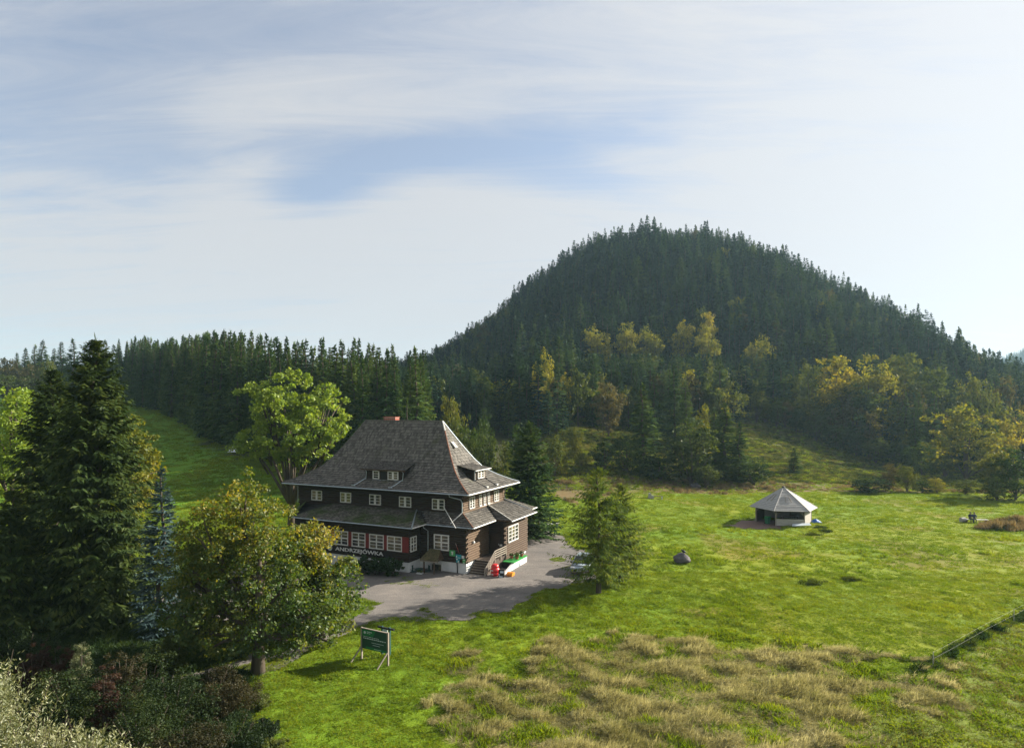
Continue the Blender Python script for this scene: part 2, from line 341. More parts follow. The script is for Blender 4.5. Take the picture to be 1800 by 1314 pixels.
M['jacket2'] = mat('grey_blue_jacket', (.05, .06, .10), (.04, .05, .08), 6, .85)
M['trouser'] = mat('dark_green_trousers', (.03, .045, .035), (.02, .03, .025), 6, .9)
M['hair'] = mat('dark_hair', (.02, .014, .01), rough=.7)
def glassmat():
    m, t, b = principled('window_glass', .06, .8)
    g = N(t, 'ShaderNodeNewGeometry')
    nf = noise(t, g.outputs['Position'], .9, 4, .6)
    L(t, ramp(t, nf, [(.38, (.02, .024, .03)), (.5, (.07, .065, .05)), (.62, (.20, .165, .09))]), b.inputs['Base Color']); return m
M['glass'] = glassmat()
M['carglass'] = mat('dark_car_glass', (.02, .03, .035), rough=.05, spec=.9)

# ------------------------------------------------------------------ the ground
yard = [flat(*p) for p in [(585, 1118), (640, 1104), (700, 1099), (790, 1098), (870, 1087), (930, 1066), (985, 1040), (1050, 1025), (1062, 1000), (1010, 965), (985, 945),
                           (955, 938), (900, 930), (870, 938), (840, 990), (700, 990), (560, 975), (430, 1000), (300, 1030), (255, 1060), (300, 1085), (400, 1095), (500, 1075), (560, 1062), (640, 1058), (660, 1066), (600, 1090)]]
yard_paths = [[flat(*p) for p in [(585, 1118), (700, 1099), (640, 1085), (560, 1110), (500, 1140), (420, 1165), (300, 1180), (150, 1190), (150, 1205), (320, 1200), (440, 1190), (520, 1160)]],
              [flat(*p) for p in [(970, 884), (1045, 882), (1040, 893), (975, 893)]],
              [flat(*p) for p in [(955, 938), (985, 945), (985, 915), (960, 896), (980, 893), (972, 884), (940, 893), (930, 915)]][:0] or [flat(*p) for p in [(900, 930), (955, 938), (965, 926), (900, 922)]]]
def gravel_mask(x, y):
    wx = x+1.6*(vn(x, y, 2.5, 3)-.5)+.5*(vn(x, y, .7, 4)-.5); wy = y+1.6*(vn(x, y, 2.5, 13)-.5)+.5*(vn(x, y, .7, 14)-.5)
    g = inpoly(wx, wy, yard)
    for p in yard_paths: g |= inpoly(wx, wy, p)
    return g
pad = [flat(*p) for p in [(1278, 928), (1300, 919), (1345, 917), (1375, 919), (1372, 934), (1290, 935)]]
def pad_mask(x, y):
    return inpoly(x+1.0*(vn(x, y, 1.2, 3)-.5), y+1.0*(vn(x, y, 1.2, 13)-.5), pad)
straw_poly = [flat(*p) for p in [(955, 1125), (1080, 1128), (1200, 1136), (1400, 1152), (1560, 1165), (1660, 1168), (1640, 1195), (1560, 1240), (1470, 1330), (1400, 1500), (800, 1500), (800, 1290), (860, 1215), (900, 1170)]]
right_poly = [flat(*p) for p in [(1645, 1185), (1800, 1085), (2100, 930), (2400, 1600), (1400, 1500), (1470, 1320), (1560, 1240)]]
strip_poly = [(9, 101), (22, 113), (40, 121), (62, 121), (80, 122), (110, 120), (112, 132), (80, 134), (60, 133), (36, 137), (16, 127), (5, 112)]
HR = R(-25.0); HG = (-4.46, 61.4)
def house_local(x, y):
    u = x-HG[0]; v = y-HG[1]; return u*math.cos(HR)+v*math.sin(HR), -u*math.sin(HR)+v*math.cos(HR)
def straw_w(x, y):
    wx = x+7*(vn(x, y, 4, 21)-.5)+3*(vn(x, y, .8, 23)-.5); wy = y+7*(vn(x, y, 4, 22)-.5)+3*(vn(x, y, .8, 24)-.5)
    return inpoly(wx, wy, straw_poly)
def strip_w(x, y): return inpoly(x+3*(vn(x, y, 4, 31)-.5), y+4*(vn(x, y, 4, 32)-.5), strip_poly)
def forestness(x, y):
    a = sm(8, 18, terrain(x, y)-9)*(y > 170)*(x > -20)
    return a
def axis(segs):
    out = [segs[0][0]]
    for a, b, st in segs: out += list(np.arange(a, b, st)[1:])+[b]
    return np.array(out)
gx = axis([(-2600, -800, 150), (-800, -260, 30), (-260, -60, 4), (-60, -26, .6), (-26, 46, .30), (46, 100, .6), (100, 330, 4), (330, 900, 20), (900, 3200, 60)])
gy = axis([(-300, 10, 25), (10, 26, 2), (26, 62, .30), (62, 130, .55), (130, 260, 3), (260, 560, 5), (560, 1000, 20), (1000, 2000, 40), (2000, 3600, 160)])
X, Y = np.meshgrid(gx, gy); Z = terrain(X, Y)
gm = gravel_mask(X, Y) | pad_mask(X, Y)
hx, hy = house_local(X, Y); inh = (hx > -24) & (hx < 4.5) & (hy > -4) & (hy < 12)
soft = np.where(gm | inh, 0, 1.0)
for _ in range(4): soft = np.minimum(soft, (np.roll(soft, 1, 0)+np.roll(soft, -1, 0)+np.roll(soft, 1, 1)+np.roll(soft, -1, 1)+soft)/5)
rough_amp = soft*(Y > 20)*(Y < 160)
st = straw_w(X, Y)
smo = .3+.5*sm(.35, .7, vn(X, Y, 8, 46)); bump = smo*(.13*(vn(X, Y, 1.1, 41)-.5)+.14*(vn(X, Y, .6, 42)-.5)+.30*(vn(X, Y, 6, 43)-.5))*(1+1.1*st)+.12*np.maximum(vn(X*.6, Y, 1.6, 44)-.62, 0)*4
Z = Z+rough_amp*bump*sm(160, 60, Y)-.03*(gm & ~inh)
# colours of the ground itself
def lerp(a, b, t): return a*(1-t[..., None])+np.array(b)*t[..., None]
C0 = np.zeros(X.shape+(3,))+np.array((.122, .188, .011))
C0 = lerp(C0, (.185, .215, .010), sm(.45, .75, vn(X, Y, 9, 51))*.6)
C0 = lerp(C0, (.10, .19, .011), sm(.5, .8, vn(X, Y, 13, 52))*.6)
C0 = lerp(C0, (.17, .135, .035), sm(.68, .85, vn(X, Y, 5, 53))*.6*(Y > 45))
C0 = lerp(C0, (.085, .195, .014), sm(-20, -40, X)*sm(80, 100, Y)*.85)
C0 = lerp(C0, (.19, .17, .07), st*.7)
C0 = lerp(C0, (.115, .155, .022), inpoly(X, Y, right_poly)*.85)
C0 = lerp(C0, (.145, .105, .055), strip_w(X, Y)*.9)
beyond = sm(124, 136, Y)*(X > 0)*(X < 240)
C0 = lerp(C0, (.095, .108, .032), beyond*.95)
C0 = lerp(C0, (.12, .085, .03), beyond*sm(.55, .7, vn(X, Y, 12, 54))*.7*sm(165, 145, Y))
C0 = lerp(C0, (.09, .10, .018), sm(0, 6, X)*sm(32, 24, X)*sm(108, 116, Y)*sm(175, 160, Y)*.9)
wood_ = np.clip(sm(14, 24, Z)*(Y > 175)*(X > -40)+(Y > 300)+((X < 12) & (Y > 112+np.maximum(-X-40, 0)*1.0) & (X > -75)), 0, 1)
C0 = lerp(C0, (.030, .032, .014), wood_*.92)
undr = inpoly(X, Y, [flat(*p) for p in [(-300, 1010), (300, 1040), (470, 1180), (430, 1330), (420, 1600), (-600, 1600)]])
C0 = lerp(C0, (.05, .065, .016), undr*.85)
nx_, ny_ = len(gx), len(gy)
idx = np.arange(nx_*ny_).reshape(ny_, nx_)
fq = np.stack([idx[:-1, :-1], idx[:-1, 1:], idx[1:, 1:], idx[1:, :-1]], -1).reshape(-1, 4)
def groundmat():
    m, t, b = principled('ground_turf', .95, .1)
    a = N(t, 'ShaderNodeAttribute', attribute_name='col'); g = N(t, 'ShaderNodeNewGeometry')
    n_a = noise(t, g.outputs['Position'], 2.2, 6, .7); n_b = noise(t, g.outputs['Position'], .30, 5, .6)
    col = mixc(t, ramp(t, n_a, [(.3, 0.0), (.7, 1.0)]), mixc(t, 1.0, a.outputs['Color'], (.78, .80, .75), 'MULTIPLY'), mixc(t, 1.0, a.outputs['Color'], (1.2, 1.16, 1.3), 'MULTIPLY'))
    col = mixc(t, ramp(t, n_b, [(.35, 0.0), (.65, .5)]), col, mixc(t, 1.0, col, (1.3, 1.02, .9), 'MULTIPLY'))
    L(t, col, b.inputs['Base Color'])
    bn = N(t, 'ShaderNodeBump'); bn.inputs['Strength'].default_value = .8; bn.inputs['Distance'].default_value = .12
    L(t, noise(t, g.outputs['Position'], 4.5, 6, .7), bn.inputs['Height']); L(t, bn.outputs[0], b.inputs['Normal'])
    return m
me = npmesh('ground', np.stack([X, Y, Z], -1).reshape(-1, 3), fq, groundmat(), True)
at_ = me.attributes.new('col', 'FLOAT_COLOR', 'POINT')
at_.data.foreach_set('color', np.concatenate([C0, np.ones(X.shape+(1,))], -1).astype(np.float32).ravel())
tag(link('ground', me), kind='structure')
def gravelmat(name, ca, cb):
    m, t, b = principled(name, .95, .15); g = N(t, 'ShaderNodeNewGeometry')
    mp = N(t, 'ShaderNodeMapping'); mp.inputs['Rotation'].default_value = (0, 0, R(-30)); mp.inputs['Scale'].default_value = (.25, 1.5, 1); L(t, g.outputs['Position'], mp.inputs[0])
    f1 = mth(t, 'ADD', mth(t, 'MULTIPLY', noise(t, g.outputs['Position'], .35, 5, .6), .55), mth(t, 'MULTIPLY', noise(t, mp.outputs[0], .9, 5, .7), .45)); f2 = noise(t, g.outputs['Position'], 9, 5, .75)
    col = mixc(t, ramp(t, f1, [(.35, 0.0), (.65, 1.0)]), ca, cb)
    col = mixc(t, ramp(t, f2, [(.3, 0.0), (.7, 1.0)]), mixc(t, 1.0, col, (.7, .7, .7), 'MULTIPLY'), mixc(t, 1.0, col, (1.3, 1.3, 1.3), 'MULTIPLY'))
    L(t, col, b.inputs['Base Color'])
    bn = N(t, 'ShaderNodeBump'); bn.inputs['Strength'].default_value = .6; bn.inputs['Distance'].default_value = .04
    L(t, f2, bn.inputs['Height']); L(t, bn.outputs[0], b.inputs['Normal']); return m
def sheet(name, maskf, x0, x1, y0, y1, st_, m, dz):
    xs = np.arange(x0, x1, st_); ys = np.arange(y0, y1, st_); A, B = np.meshgrid(xs, ys)
    k = maskf(A, B); kc = k[:-1, :-1] & k[1:, 1:] & k[:-1, 1:] & k[1:, :-1]
    ii = np.arange(A.size).reshape(A.shape)
    f_ = np.stack([ii[:-1, :-1], ii[:-1, 1:], ii[1:, 1:], ii[1:, :-1]], -1)[kc]
    v_ = np.stack([A, B, terrain(A, B)+dz+.02*(vn(A, B, .5, 61)-.5)], -1).reshape(-1, 3)
    u, inv = np.unique(f_, return_inverse=True)
    return tag(link(name, npmesh(name, v_[u], inv.reshape(-1, 4), m, True)), kind='structure')
sheet('gravel_yard', gravel_mask, -40, 16, 34, 92, .2, gravelmat('gravel', (.108, .100, .096), (.200, .176, .156)), .012)
sheet('gravel_pad', pad_mask, 28, 45, 80, 96, .25, gravelmat('red_gravel', (.13, .085, .07), (.18, .12, .10)), .02)

# ------------------------------------------------------------------ foliage builders
def unit(a): return a/np.maximum(np.linalg.norm(a, axis=-1, keepdims=True), 1e-9)
def diamonds(p, d, ln, wd, side):
    """flat rhombic leaves or needle sprays: from p along d"""
    s_ = side*wd[..., None]/2; t_ = d*ln[..., None]
    v = np.stack([p, p+t_*.45+s_, p+t_, p+t_*.45-s_], -2).reshape(-1, 3)
    return v, np.arange(len(v)).reshape(-1, 4)
def spruce_arrays(h, r, whorls, nb, tw, seed, tl=.8, wd=.22, low=.05, sag=.35, hang=.35, power=.85, jit=.72):
    g = np.random.default_rng(seed); n = whorls*nb
    f = (np.repeat(np.arange(whorls), nb)+g.uniform(-.4, .4, n)+.5)/whorls; f = np.clip(f, 0, .995)
    z = h*(low+(1-low)*f); az = g.uniform(0, 2*np.pi, n)
    Lb = (r*np.power(1-f, power)*g.uniform(jit, 1.08, n)+.12)
    Lb = Lb*np.where(f < .12, .6+f/.12*.4, 1)
    el = -sag*(1-f)+.55*f**3
    o = np.stack([np.cos(az), np.sin(az)], -1)
    t = np.linspace(.12, 1, tw)[None, :]+g.uniform(-.04, .04, (n, tw))
    rad = Lb[:, None]*t
    zz = z[:, None]+Lb[:, None]*(el[:, None]*t+.22*np.maximum(t-.5, 0)**2*2)
    p = np.concatenate([o[:, None, :]*rad[..., None], zz[..., None]], -1)
    sd_ = np.where(np.arange(tw) % 2, 1.0, -1.0)[None, :]*g.uniform(.4, 1.1, (n, tw))
    perp = np.stack([-o[:, 1], o[:, 0], np.zeros(n)], -1)[:, None, :]
    out = np.concatenate([o, np.zeros((n, 1))], -1)[:, None, :]
    d = out*(.75)+perp*sd_[..., None]
    d = d+np.stack([np.zeros((n, tw))]*2+[el[:, None]*.6-hang*g.uniform(.3, 1.3, (n, tw))], -1)
    d = unit(d+g.normal(0, .16, (n, tw, 3)))
    ln = tl*(.55+.75*(1-t))*np.clip(Lb[:, None]/(r*.5), .32, 1.0)*g.uniform(.7, 1.25, (n, tw))
    side = unit(np.cross(d, np.array([0, 0, 1.0])+g.normal(0, .35, (n, tw, 3))))
    v, q = diamonds(p, d, ln, np.full((n, tw), wd)*g.uniform(.7, 1.3, (n, tw))*np.clip(ln/tl+.35, .5, 1.1), side)
    k = 10; zt = np.linspace(.93, 1.0, k)*h
    azt = g.uniform(0, 6.28, k); dt = unit(np.stack([np.cos(azt)*.35, np.sin(azt)*.35, np.ones(k)], -1))
    v2, q2 = diamonds(np.stack([0*zt, 0*zt, zt], -1), dt, np.full(k, h*.035), np.full(k, wd*.6), unit(np.cross(dt, np.array([.3, .9, .1]))))
    return np.concatenate([v, v2]), np.concatenate([q, q2+len(v)])
def cluster_leaves(cen, rad, n, size, g, up=.35, aspect=.62):
    m = len(cen)
    dirs = unit(g.normal(0, 1, (m, n, 3))); rr = np.power(g.uniform(0, 1, (m, n)), .45)
    p = cen[:, None, :]+dirs*rr[..., None]*rad[:, None, None]*np.array([1, 1, .72])
    nrm = unit(dirs*.5+np.array([0, 0, up])+g.normal(0, .55, (m, n, 3)))
    d = unit(np.cross(nrm, g.normal(0, 1, (m, n, 3)))); side = np.cross(nrm, d)
    ln = size*g.uniform(.6, 1.35, (m, n))
    return diamonds(p-d*ln[..., None]*.5, d, ln, ln*aspect, side)
def crown_clusters(lobes, ncl, g, crad, inner=.35):
    """cluster centres spread over a few ellipsoid lobes (x,y,z,rx,ry,rz)"""
    lobes = np.array(lobes, float); wts = lobes[:, 3]*lobes[:, 4]*lobes[:, 5]; wts = wts**.8/np.sum(wts**.8)
    k = g.choice(len(lobes), ncl, p=wts); d = unit(g.normal(0, 1, (ncl, 3)))
    rr = np.where(g.uniform(0, 1, ncl) < inner, g.uniform(.3, .8, ncl), g.uniform(.82, 1.03, ncl))
    lump = 1+.16*np.sin(d[:, 0]*5+k)*np.cos(d[:, 1]*4+2*k)+.10*np.sin(d[:, 2]*7+k)
    cen = lobes[k, :3]+d*lobes[k, 3:]*(rr*lump)[:, None]
    return cen, crad*g.uniform(.6, 1.25, ncl)
def trunk_mb(h, r, lean=(0, 0), n=8, seed=0):
    q = random.Random(seed); pts = []; rs = []
    for i in range(6):
        t = i/5; pts.append((lean[0]*t*h+q.uniform(-.02, .02)*h*(i > 0), lean[1]*t*h+q.uniform(-.02, .02)*h*(i > 0), t*h-.15*(i == 0))); rs.append(r*(1-.72*t)*(1.35 if i == 0 else 1))
    return MB().tube(pts, rs, n)
def limbs(mb, base, targets, r, q):
    for tgt in targets:
        a = Vector(base); b = Vector(tgt); mid = a.lerp(b, .5)+Vector((q.uniform(-.3, .3), q.uniform(-.3, .3), q.uniform(-.2, .4)))
        mb.tube([a, mid, b], [r, r*.6, r*.18], 6)
    return mb
def make_decid(seed, h, rx, ry=None, crown0=.28, ncl=70, nleaf=26, leaf=.42, crad=.9, lobes=None, nl=7):
    """returns crown arrays and a trunk builder for a broadleaf tree of height h"""
    g = np.random.default_rng(seed); ry = ry or rx
    if lobes is None:
        lobes = [(0, 0, h*(crown0+1)/2, rx*.72, ry*.72, h*(1-crown0)/2*.86)]
        for i in range(nl):
            a = 2*np.pi*i/nl+g.uniform(-.4, .4); zz = h*g.uniform(crown0+.12, .80); k = g.uniform(.42, .62)
            lobes.append((math.cos(a)*rx*(1-k)*1.0, math.sin(a)*ry*(1-k)*1.0, zz, rx*k, ry*k, rx*k*.85))
        lobes.append((g.uniform(-.2, .2)*rx, g.uniform(-.2, .2)*ry, h-rx*.42, rx*.45, ry*.45, rx*.42))
    cen, rad = crown_clusters(lobes, ncl, g, crad)
    v, f_ = cluster_leaves(cen, rad, nleaf, leaf, g)
    q = random.Random(seed); tr = trunk_mb(h*.72, max(.12, h*.017), (q.uniform(-.03, .03), q.uniform(-.03, .03)), 8, seed)
    sel = cen[g.choice(len(cen), min(12, len(cen)), replace=False)]
    limbs(tr, (0, 0, h*crown0*.9), [tuple(s_) for s_ in sel], h*.008, q)
    return v, f_, tr
def tree_thing(name, label, cat, loc, crown_me, trunk_me, rz=0, sc=1.0, group=None):
    t = thing(name, label, cat, loc, rz, group)
    if sc != 1.0: t.scale = sc if isinstance(sc, tuple) else (sc, sc, sc)
    link('crown', crown_me, t); link('trunk', trunk_me, t); return t
def ground_at(px, Zd): x = (px-CX)/F*Zd; return x, Zd, tz(x, Zd)
def height_for(ytop, Zd, gz): return CAMH-(ytop-CY)/F*Zd-gz

# --- prototypes for the forests
SPR = []
for i, (sg, hg, pw, rr_) in enumerate([(.38, .38, .85, 3.5), (.30, .50, .75, 3.1), (.45, .30, .95, 3.9), (.34, .42, .8, 2.8), (.40, .35, .9, 3.3)]):
    v, f_ = spruce_arrays(20, rr_, 34, 8, 9, 100+i, 1.05, .34, .05, sg, hg, pw)
    SPR.append((npmesh('spruce_crown', v, f_, M['spruce']), trunk_mb(19, .28, (0, 0), 6, i).mesh('spruce_trunk', M['bark'])))
DEC = {}
for kname in ('leaf_dark', 'leaf_olive', 'leaf_yellow', 'leaf_brown', 'leaf_gold'):
    DEC[kname] = []
    for i in range(3):
        v, f_, tr = make_decid(200+i*7+len(kname), 14, 4.6+.5*i, None, .05, 130, 26, .55, 1.1)
        DEC[kname].append((npmesh('broadleaf_crown', v, f_, M[kname]), tr.mesh('broadleaf_trunk', M['bark'])))
def mono(name, crown, trunk_r, h, leafm, barkm):
    """one small mesh (crown and trunk) for the far wood"""
    v, f_ = crown; tb = MB().tube([(0, 0, -.3), (0, 0, h*.8)], [trunk_r, trunk_r*.3], 4, cap=False)
    tv = np.array(tb.v); tf = np.array(tb.f)
    return npmesh(name, np.concatenate([v, tv]), np.concatenate([f_, tf+len(v)]), [leafm, barkm], False, np.r_[np.zeros(len(f_)), np.ones(len(tf))])
FARS = [bpy.data.objects.new('far_spruce', mono('far_spruce', spruce_arrays(20, rr_, 22, 7, 5, 300+i, 1.25, .55, .08, .35, .4, .85), .25, 20, M['hillspruce'], M['bark'])) for i, rr_ in enumerate((2.7, 3.1, 2.4, 3.4))]
FARD = []
for i, kn in enumerate(('leaf_olive', 'leaf_yellow', 'leaf_brown', 'leaf_dark')):
    v, f_, tr = make_decid(340+i, 14, 4.6, None, .15, 60, 18, .75, 1.3)
    FARD.append(bpy.data.objects.new('far_broadleaf', mono('far_broadleaf', (v, f_), .2, 14, M[kn], M['bark'])))

def scatter(name, pts, rot, scl, ids, objs, kind='stuff', label=None):
    """one countless mass: geometry-nodes instances of small source meshes on points"""
    me = bpy.data.meshes.new(name); n = len(pts); me.vertices.add(n); me.vertices.foreach_set('co', np.asarray(pts, np.float32).ravel())
    for an, ty, da, key in (('rot', 'FLOAT_VECTOR', rot, 'vector'), ('scl', 'FLOAT_VECTOR', scl, 'vector'), ('ids', 'INT', ids, 'value')):
        a = me.attributes.new(an, ty, 'POINT'); a.data.foreach_set(key, np.asarray(da, np.int32 if ty == 'INT' else np.float32).ravel())
    o = link(name, me); tag(o, label, None, None, kind)
    ng = bpy.data.node_groups.new(name, 'GeometryNodeTree')
    ng.interface.new_socket('Geometry', in_out='INPUT', socket_type='NodeSocketGeometry'); ng.interface.new_socket('Geometry', in_out='OUTPUT', socket_type='NodeSocketGeometry')
    gi = N(ng, 'NodeGroupInput'); go = N(ng, 'NodeGroupOutput'); iop = N(ng, 'GeometryNodeInstanceOnPoints'); j = N(ng, 'GeometryNodeJoinGeometry')
    for ob in objs:
        oi = N(ng, 'GeometryNodeObjectInfo'); oi.inputs['Object'].default_value = ob; oi.inputs['As Instance'].default_value = True
        L(ng, oi.outputs['Geometry'], j.inputs[0])
    def attr(nm, ty):
        a = N(ng, 'GeometryNodeInputNamedAttribute', data_type=ty); a.inputs['Name'].default_value = nm; return a.outputs['Attribute']
    L(ng, gi.outputs[0], iop.inputs['Points']); L(ng, j.outputs[0], iop.inputs['Instance'])
    iop.inputs['Pick Instance'].default_value = True; L(ng, attr('ids', 'INT'), iop.inputs['Instance Index'])
    e2r = N(ng, 'FunctionNodeEulerToRotation'); L(ng, attr('rot', 'FLOAT_VECTOR'), e2r.inputs[0]); L(ng, e2r.outputs[0], iop.inputs['Rotation'])
    L(ng, attr('scl', 'FLOAT_VECTOR'), iop.inputs['Scale']); L(ng, iop.outputs[0], go.inputs[0])
    md = o.modifiers.new('scatter', 'NODES'); md.node_group = ng
    return o

# ------------------------------------------------------------------ forests
rng = np.random.default_rng(11)
TREES_XY = []
def put_spruce(x, y, h, label, group, wide=1.0, k=None):
    k = rng.integers(len(SPR)) if k is None else k
    s_ = h/20.0; z = tz(x, y)
    t = tree_thing('spruce_tree', label, 'spruce', (x, y, z-.2), SPR[k][0], SPR[k][1], float(rng.uniform(0, 6.28)), (s_*wide, s_*wide, s_), group)
    TREES_XY.append((x, y)); return t
def put_dec(x, y, h, w_, kn, label, group=None, name='broadleaf_tree', cat='tree'):
    k = rng.integers(3); z = tz(x, y); wid = 4.9+.5*k
    t = tree_thing(name, label, cat, (x, y, z-.2), DEC[kn][k][0], DEC[kn][k][1], float(rng.uniform(0, 6.28)), (w_/2/wid, w_/2/wid, h/14.0), group)
    TREES_XY.append((x, y)); return t
nsp = 0
# the dense spruce wood behind the left meadow and behind the house: front edge (pixel, depth), then rows going back
edge = [(205, 252), (225, 240), (300, 200), (340, 178), (400, 142), (450, 134), (500, 128), (560, 122), (620, 116), (700, 112), (770, 110), (830, 112), (880, 117), (930, 124), (980, 134), (1022, 147)]
ex = [((p-CX)/F*z_, z_) for p, z_ in edge]
top_px = [0, 60, 100, 160, 250, 300, 385, 460, 520, 560, 640, 690, 730, 780, 850, 950, 1040]
top_y = [622, 610, 598, 602, 596, 598, 588, 590, 606, 600, 602, 606, 612, 606, 640, 652, 664]
cand = []
for (a, b) in zip(ex[:-1], ex[1:]):
    d = math.hypot(b[0]-a[0], b[1]-a[1]); n = max(1, int(d/4.2))
    for i in range(n):
        t = (i+rng.uniform(.2, .8))/n; x0 = a[0]+(b[0]-a[0])*t; y0 = a[1]+(b[1]-a[1])*t
        for row in range(6):
            cand.append((x0+rng.uniform(-1.4, 1.4)+row*.8*(x0/y0), y0+row*5.0+rng.uniform(-1.5, 1.5), row))
for x, y, row in cand:
    px = CX+F*x/y; gz = tz(x, y)
    h = height_for(np.interp(px, top_px, top_y), y, gz)
    h = np.clip(h*rng.uniform(.88, 1.05)-(0.8*(row == 0)), 13, 30)
    if px > 830: h = np.clip(h*rng.uniform(.9, 1.05), 13, 21)
    if nsp < 262:
        zone = 'beside the left meadow' if px < 405 else 'behind the yellow green ash' if px < 625 else 'behind the house roof' if px < 800 else 'right of the house roof'
        rank = 'front rank spruce at the edge of the dense wood ' if row == 0 else 'second rank spruce of the dense wood ' if row == 1 else 'spruce deep in the dense wood, only its top showing, '
        put_spruce(x, y, h, rank+zone, 'spruces of the dense wood '+zone, rng.uniform(.85, 1.15)); nsp += 1
# far left line: spruces and brown broadleaf trees past the meadow
for px, zd, yt in [(8, 285, 628), (45, 280, 612), (75, 278, 598), (108, 268, 600), (128, 262, 596), (150, 262, 606), (185, 256, 598), (200, 262, 606), (62, 290, 606), (95, 290, 612), (172, 270, 604), (30, 292, 620)]:
    x, y, z = ground_at(px, zd)
    if nsp < 275: put_spruce(x, y, max(14, height_for(yt, zd, z)), 'tall spruce at the far end of the green meadow behind the big left spruce', 'spruces at the far end of the meadow', 1.5); nsp += 1
for px, zd, yt, wpx, kn, lb in [(20, 262, 628, 50, 'leaf_brown', 'russet broadleaf tree at the far left edge before the skyline spruces'),
                                (55, 255, 634, 40, 'leaf_brown', 'round russet tree beside the olive thicket beyond the meadow'),
                                (82, 235, 625, 36, 'leaf_olive', 'olive broadleaf tree just left of the big dark spruce top'),
                                (12, 225, 652, 70, 'leaf_olive', 'low olive thicket at the far left edge above the lit grass'),
                                (48, 228, 660, 50, 'leaf_olive', 'low olive bush beyond the pale ash at the far left')]:
    x, y, z = ground_at(px, zd); put_dec(x, y, height_for(yt, zd, z), wpx*zd/F, kn, lb)
# single trees round the clearing right of the house
for px, zd, yt, wpx, kn, lb in [
    (1130, 133, 674, 95, None, 'tall pointed spruce rising from the tree clump beyond the larch'),
    (1273, 137, 708, 92, None, 'broad dark spruce at the right of the tree clump left of the pavilion'),
    (1256, 142, 716, 70, None, 'slim dark spruce behind the broad dark one left of the pavilion'),
    (1300, 134, 742, 62, None, 'lower dark spruce on the right flank of the broad dark one'),
    (1396, 146, 786, 40, None, 'small lone spruce on the rough slope above the pavilion roof'),
    (1150, 168, 655, 60, None, 'spruce behind the tall pointed one at the foot of the hill'),
    (1185, 170, 640, 60, None, 'spruce between the tall pointed one and the broad dark one, further back'),
    (1205, 166, 668, 54, None, 'shorter spruce behind the green broadleaf of the clump')]:
    x, y, z = ground_at(px, zd); h = height_for(yt, zd, z)
    put_spruce(x, y, h, lb, None, (wpx*zd/F)/(7.0*h/20.0)); nsp += 1
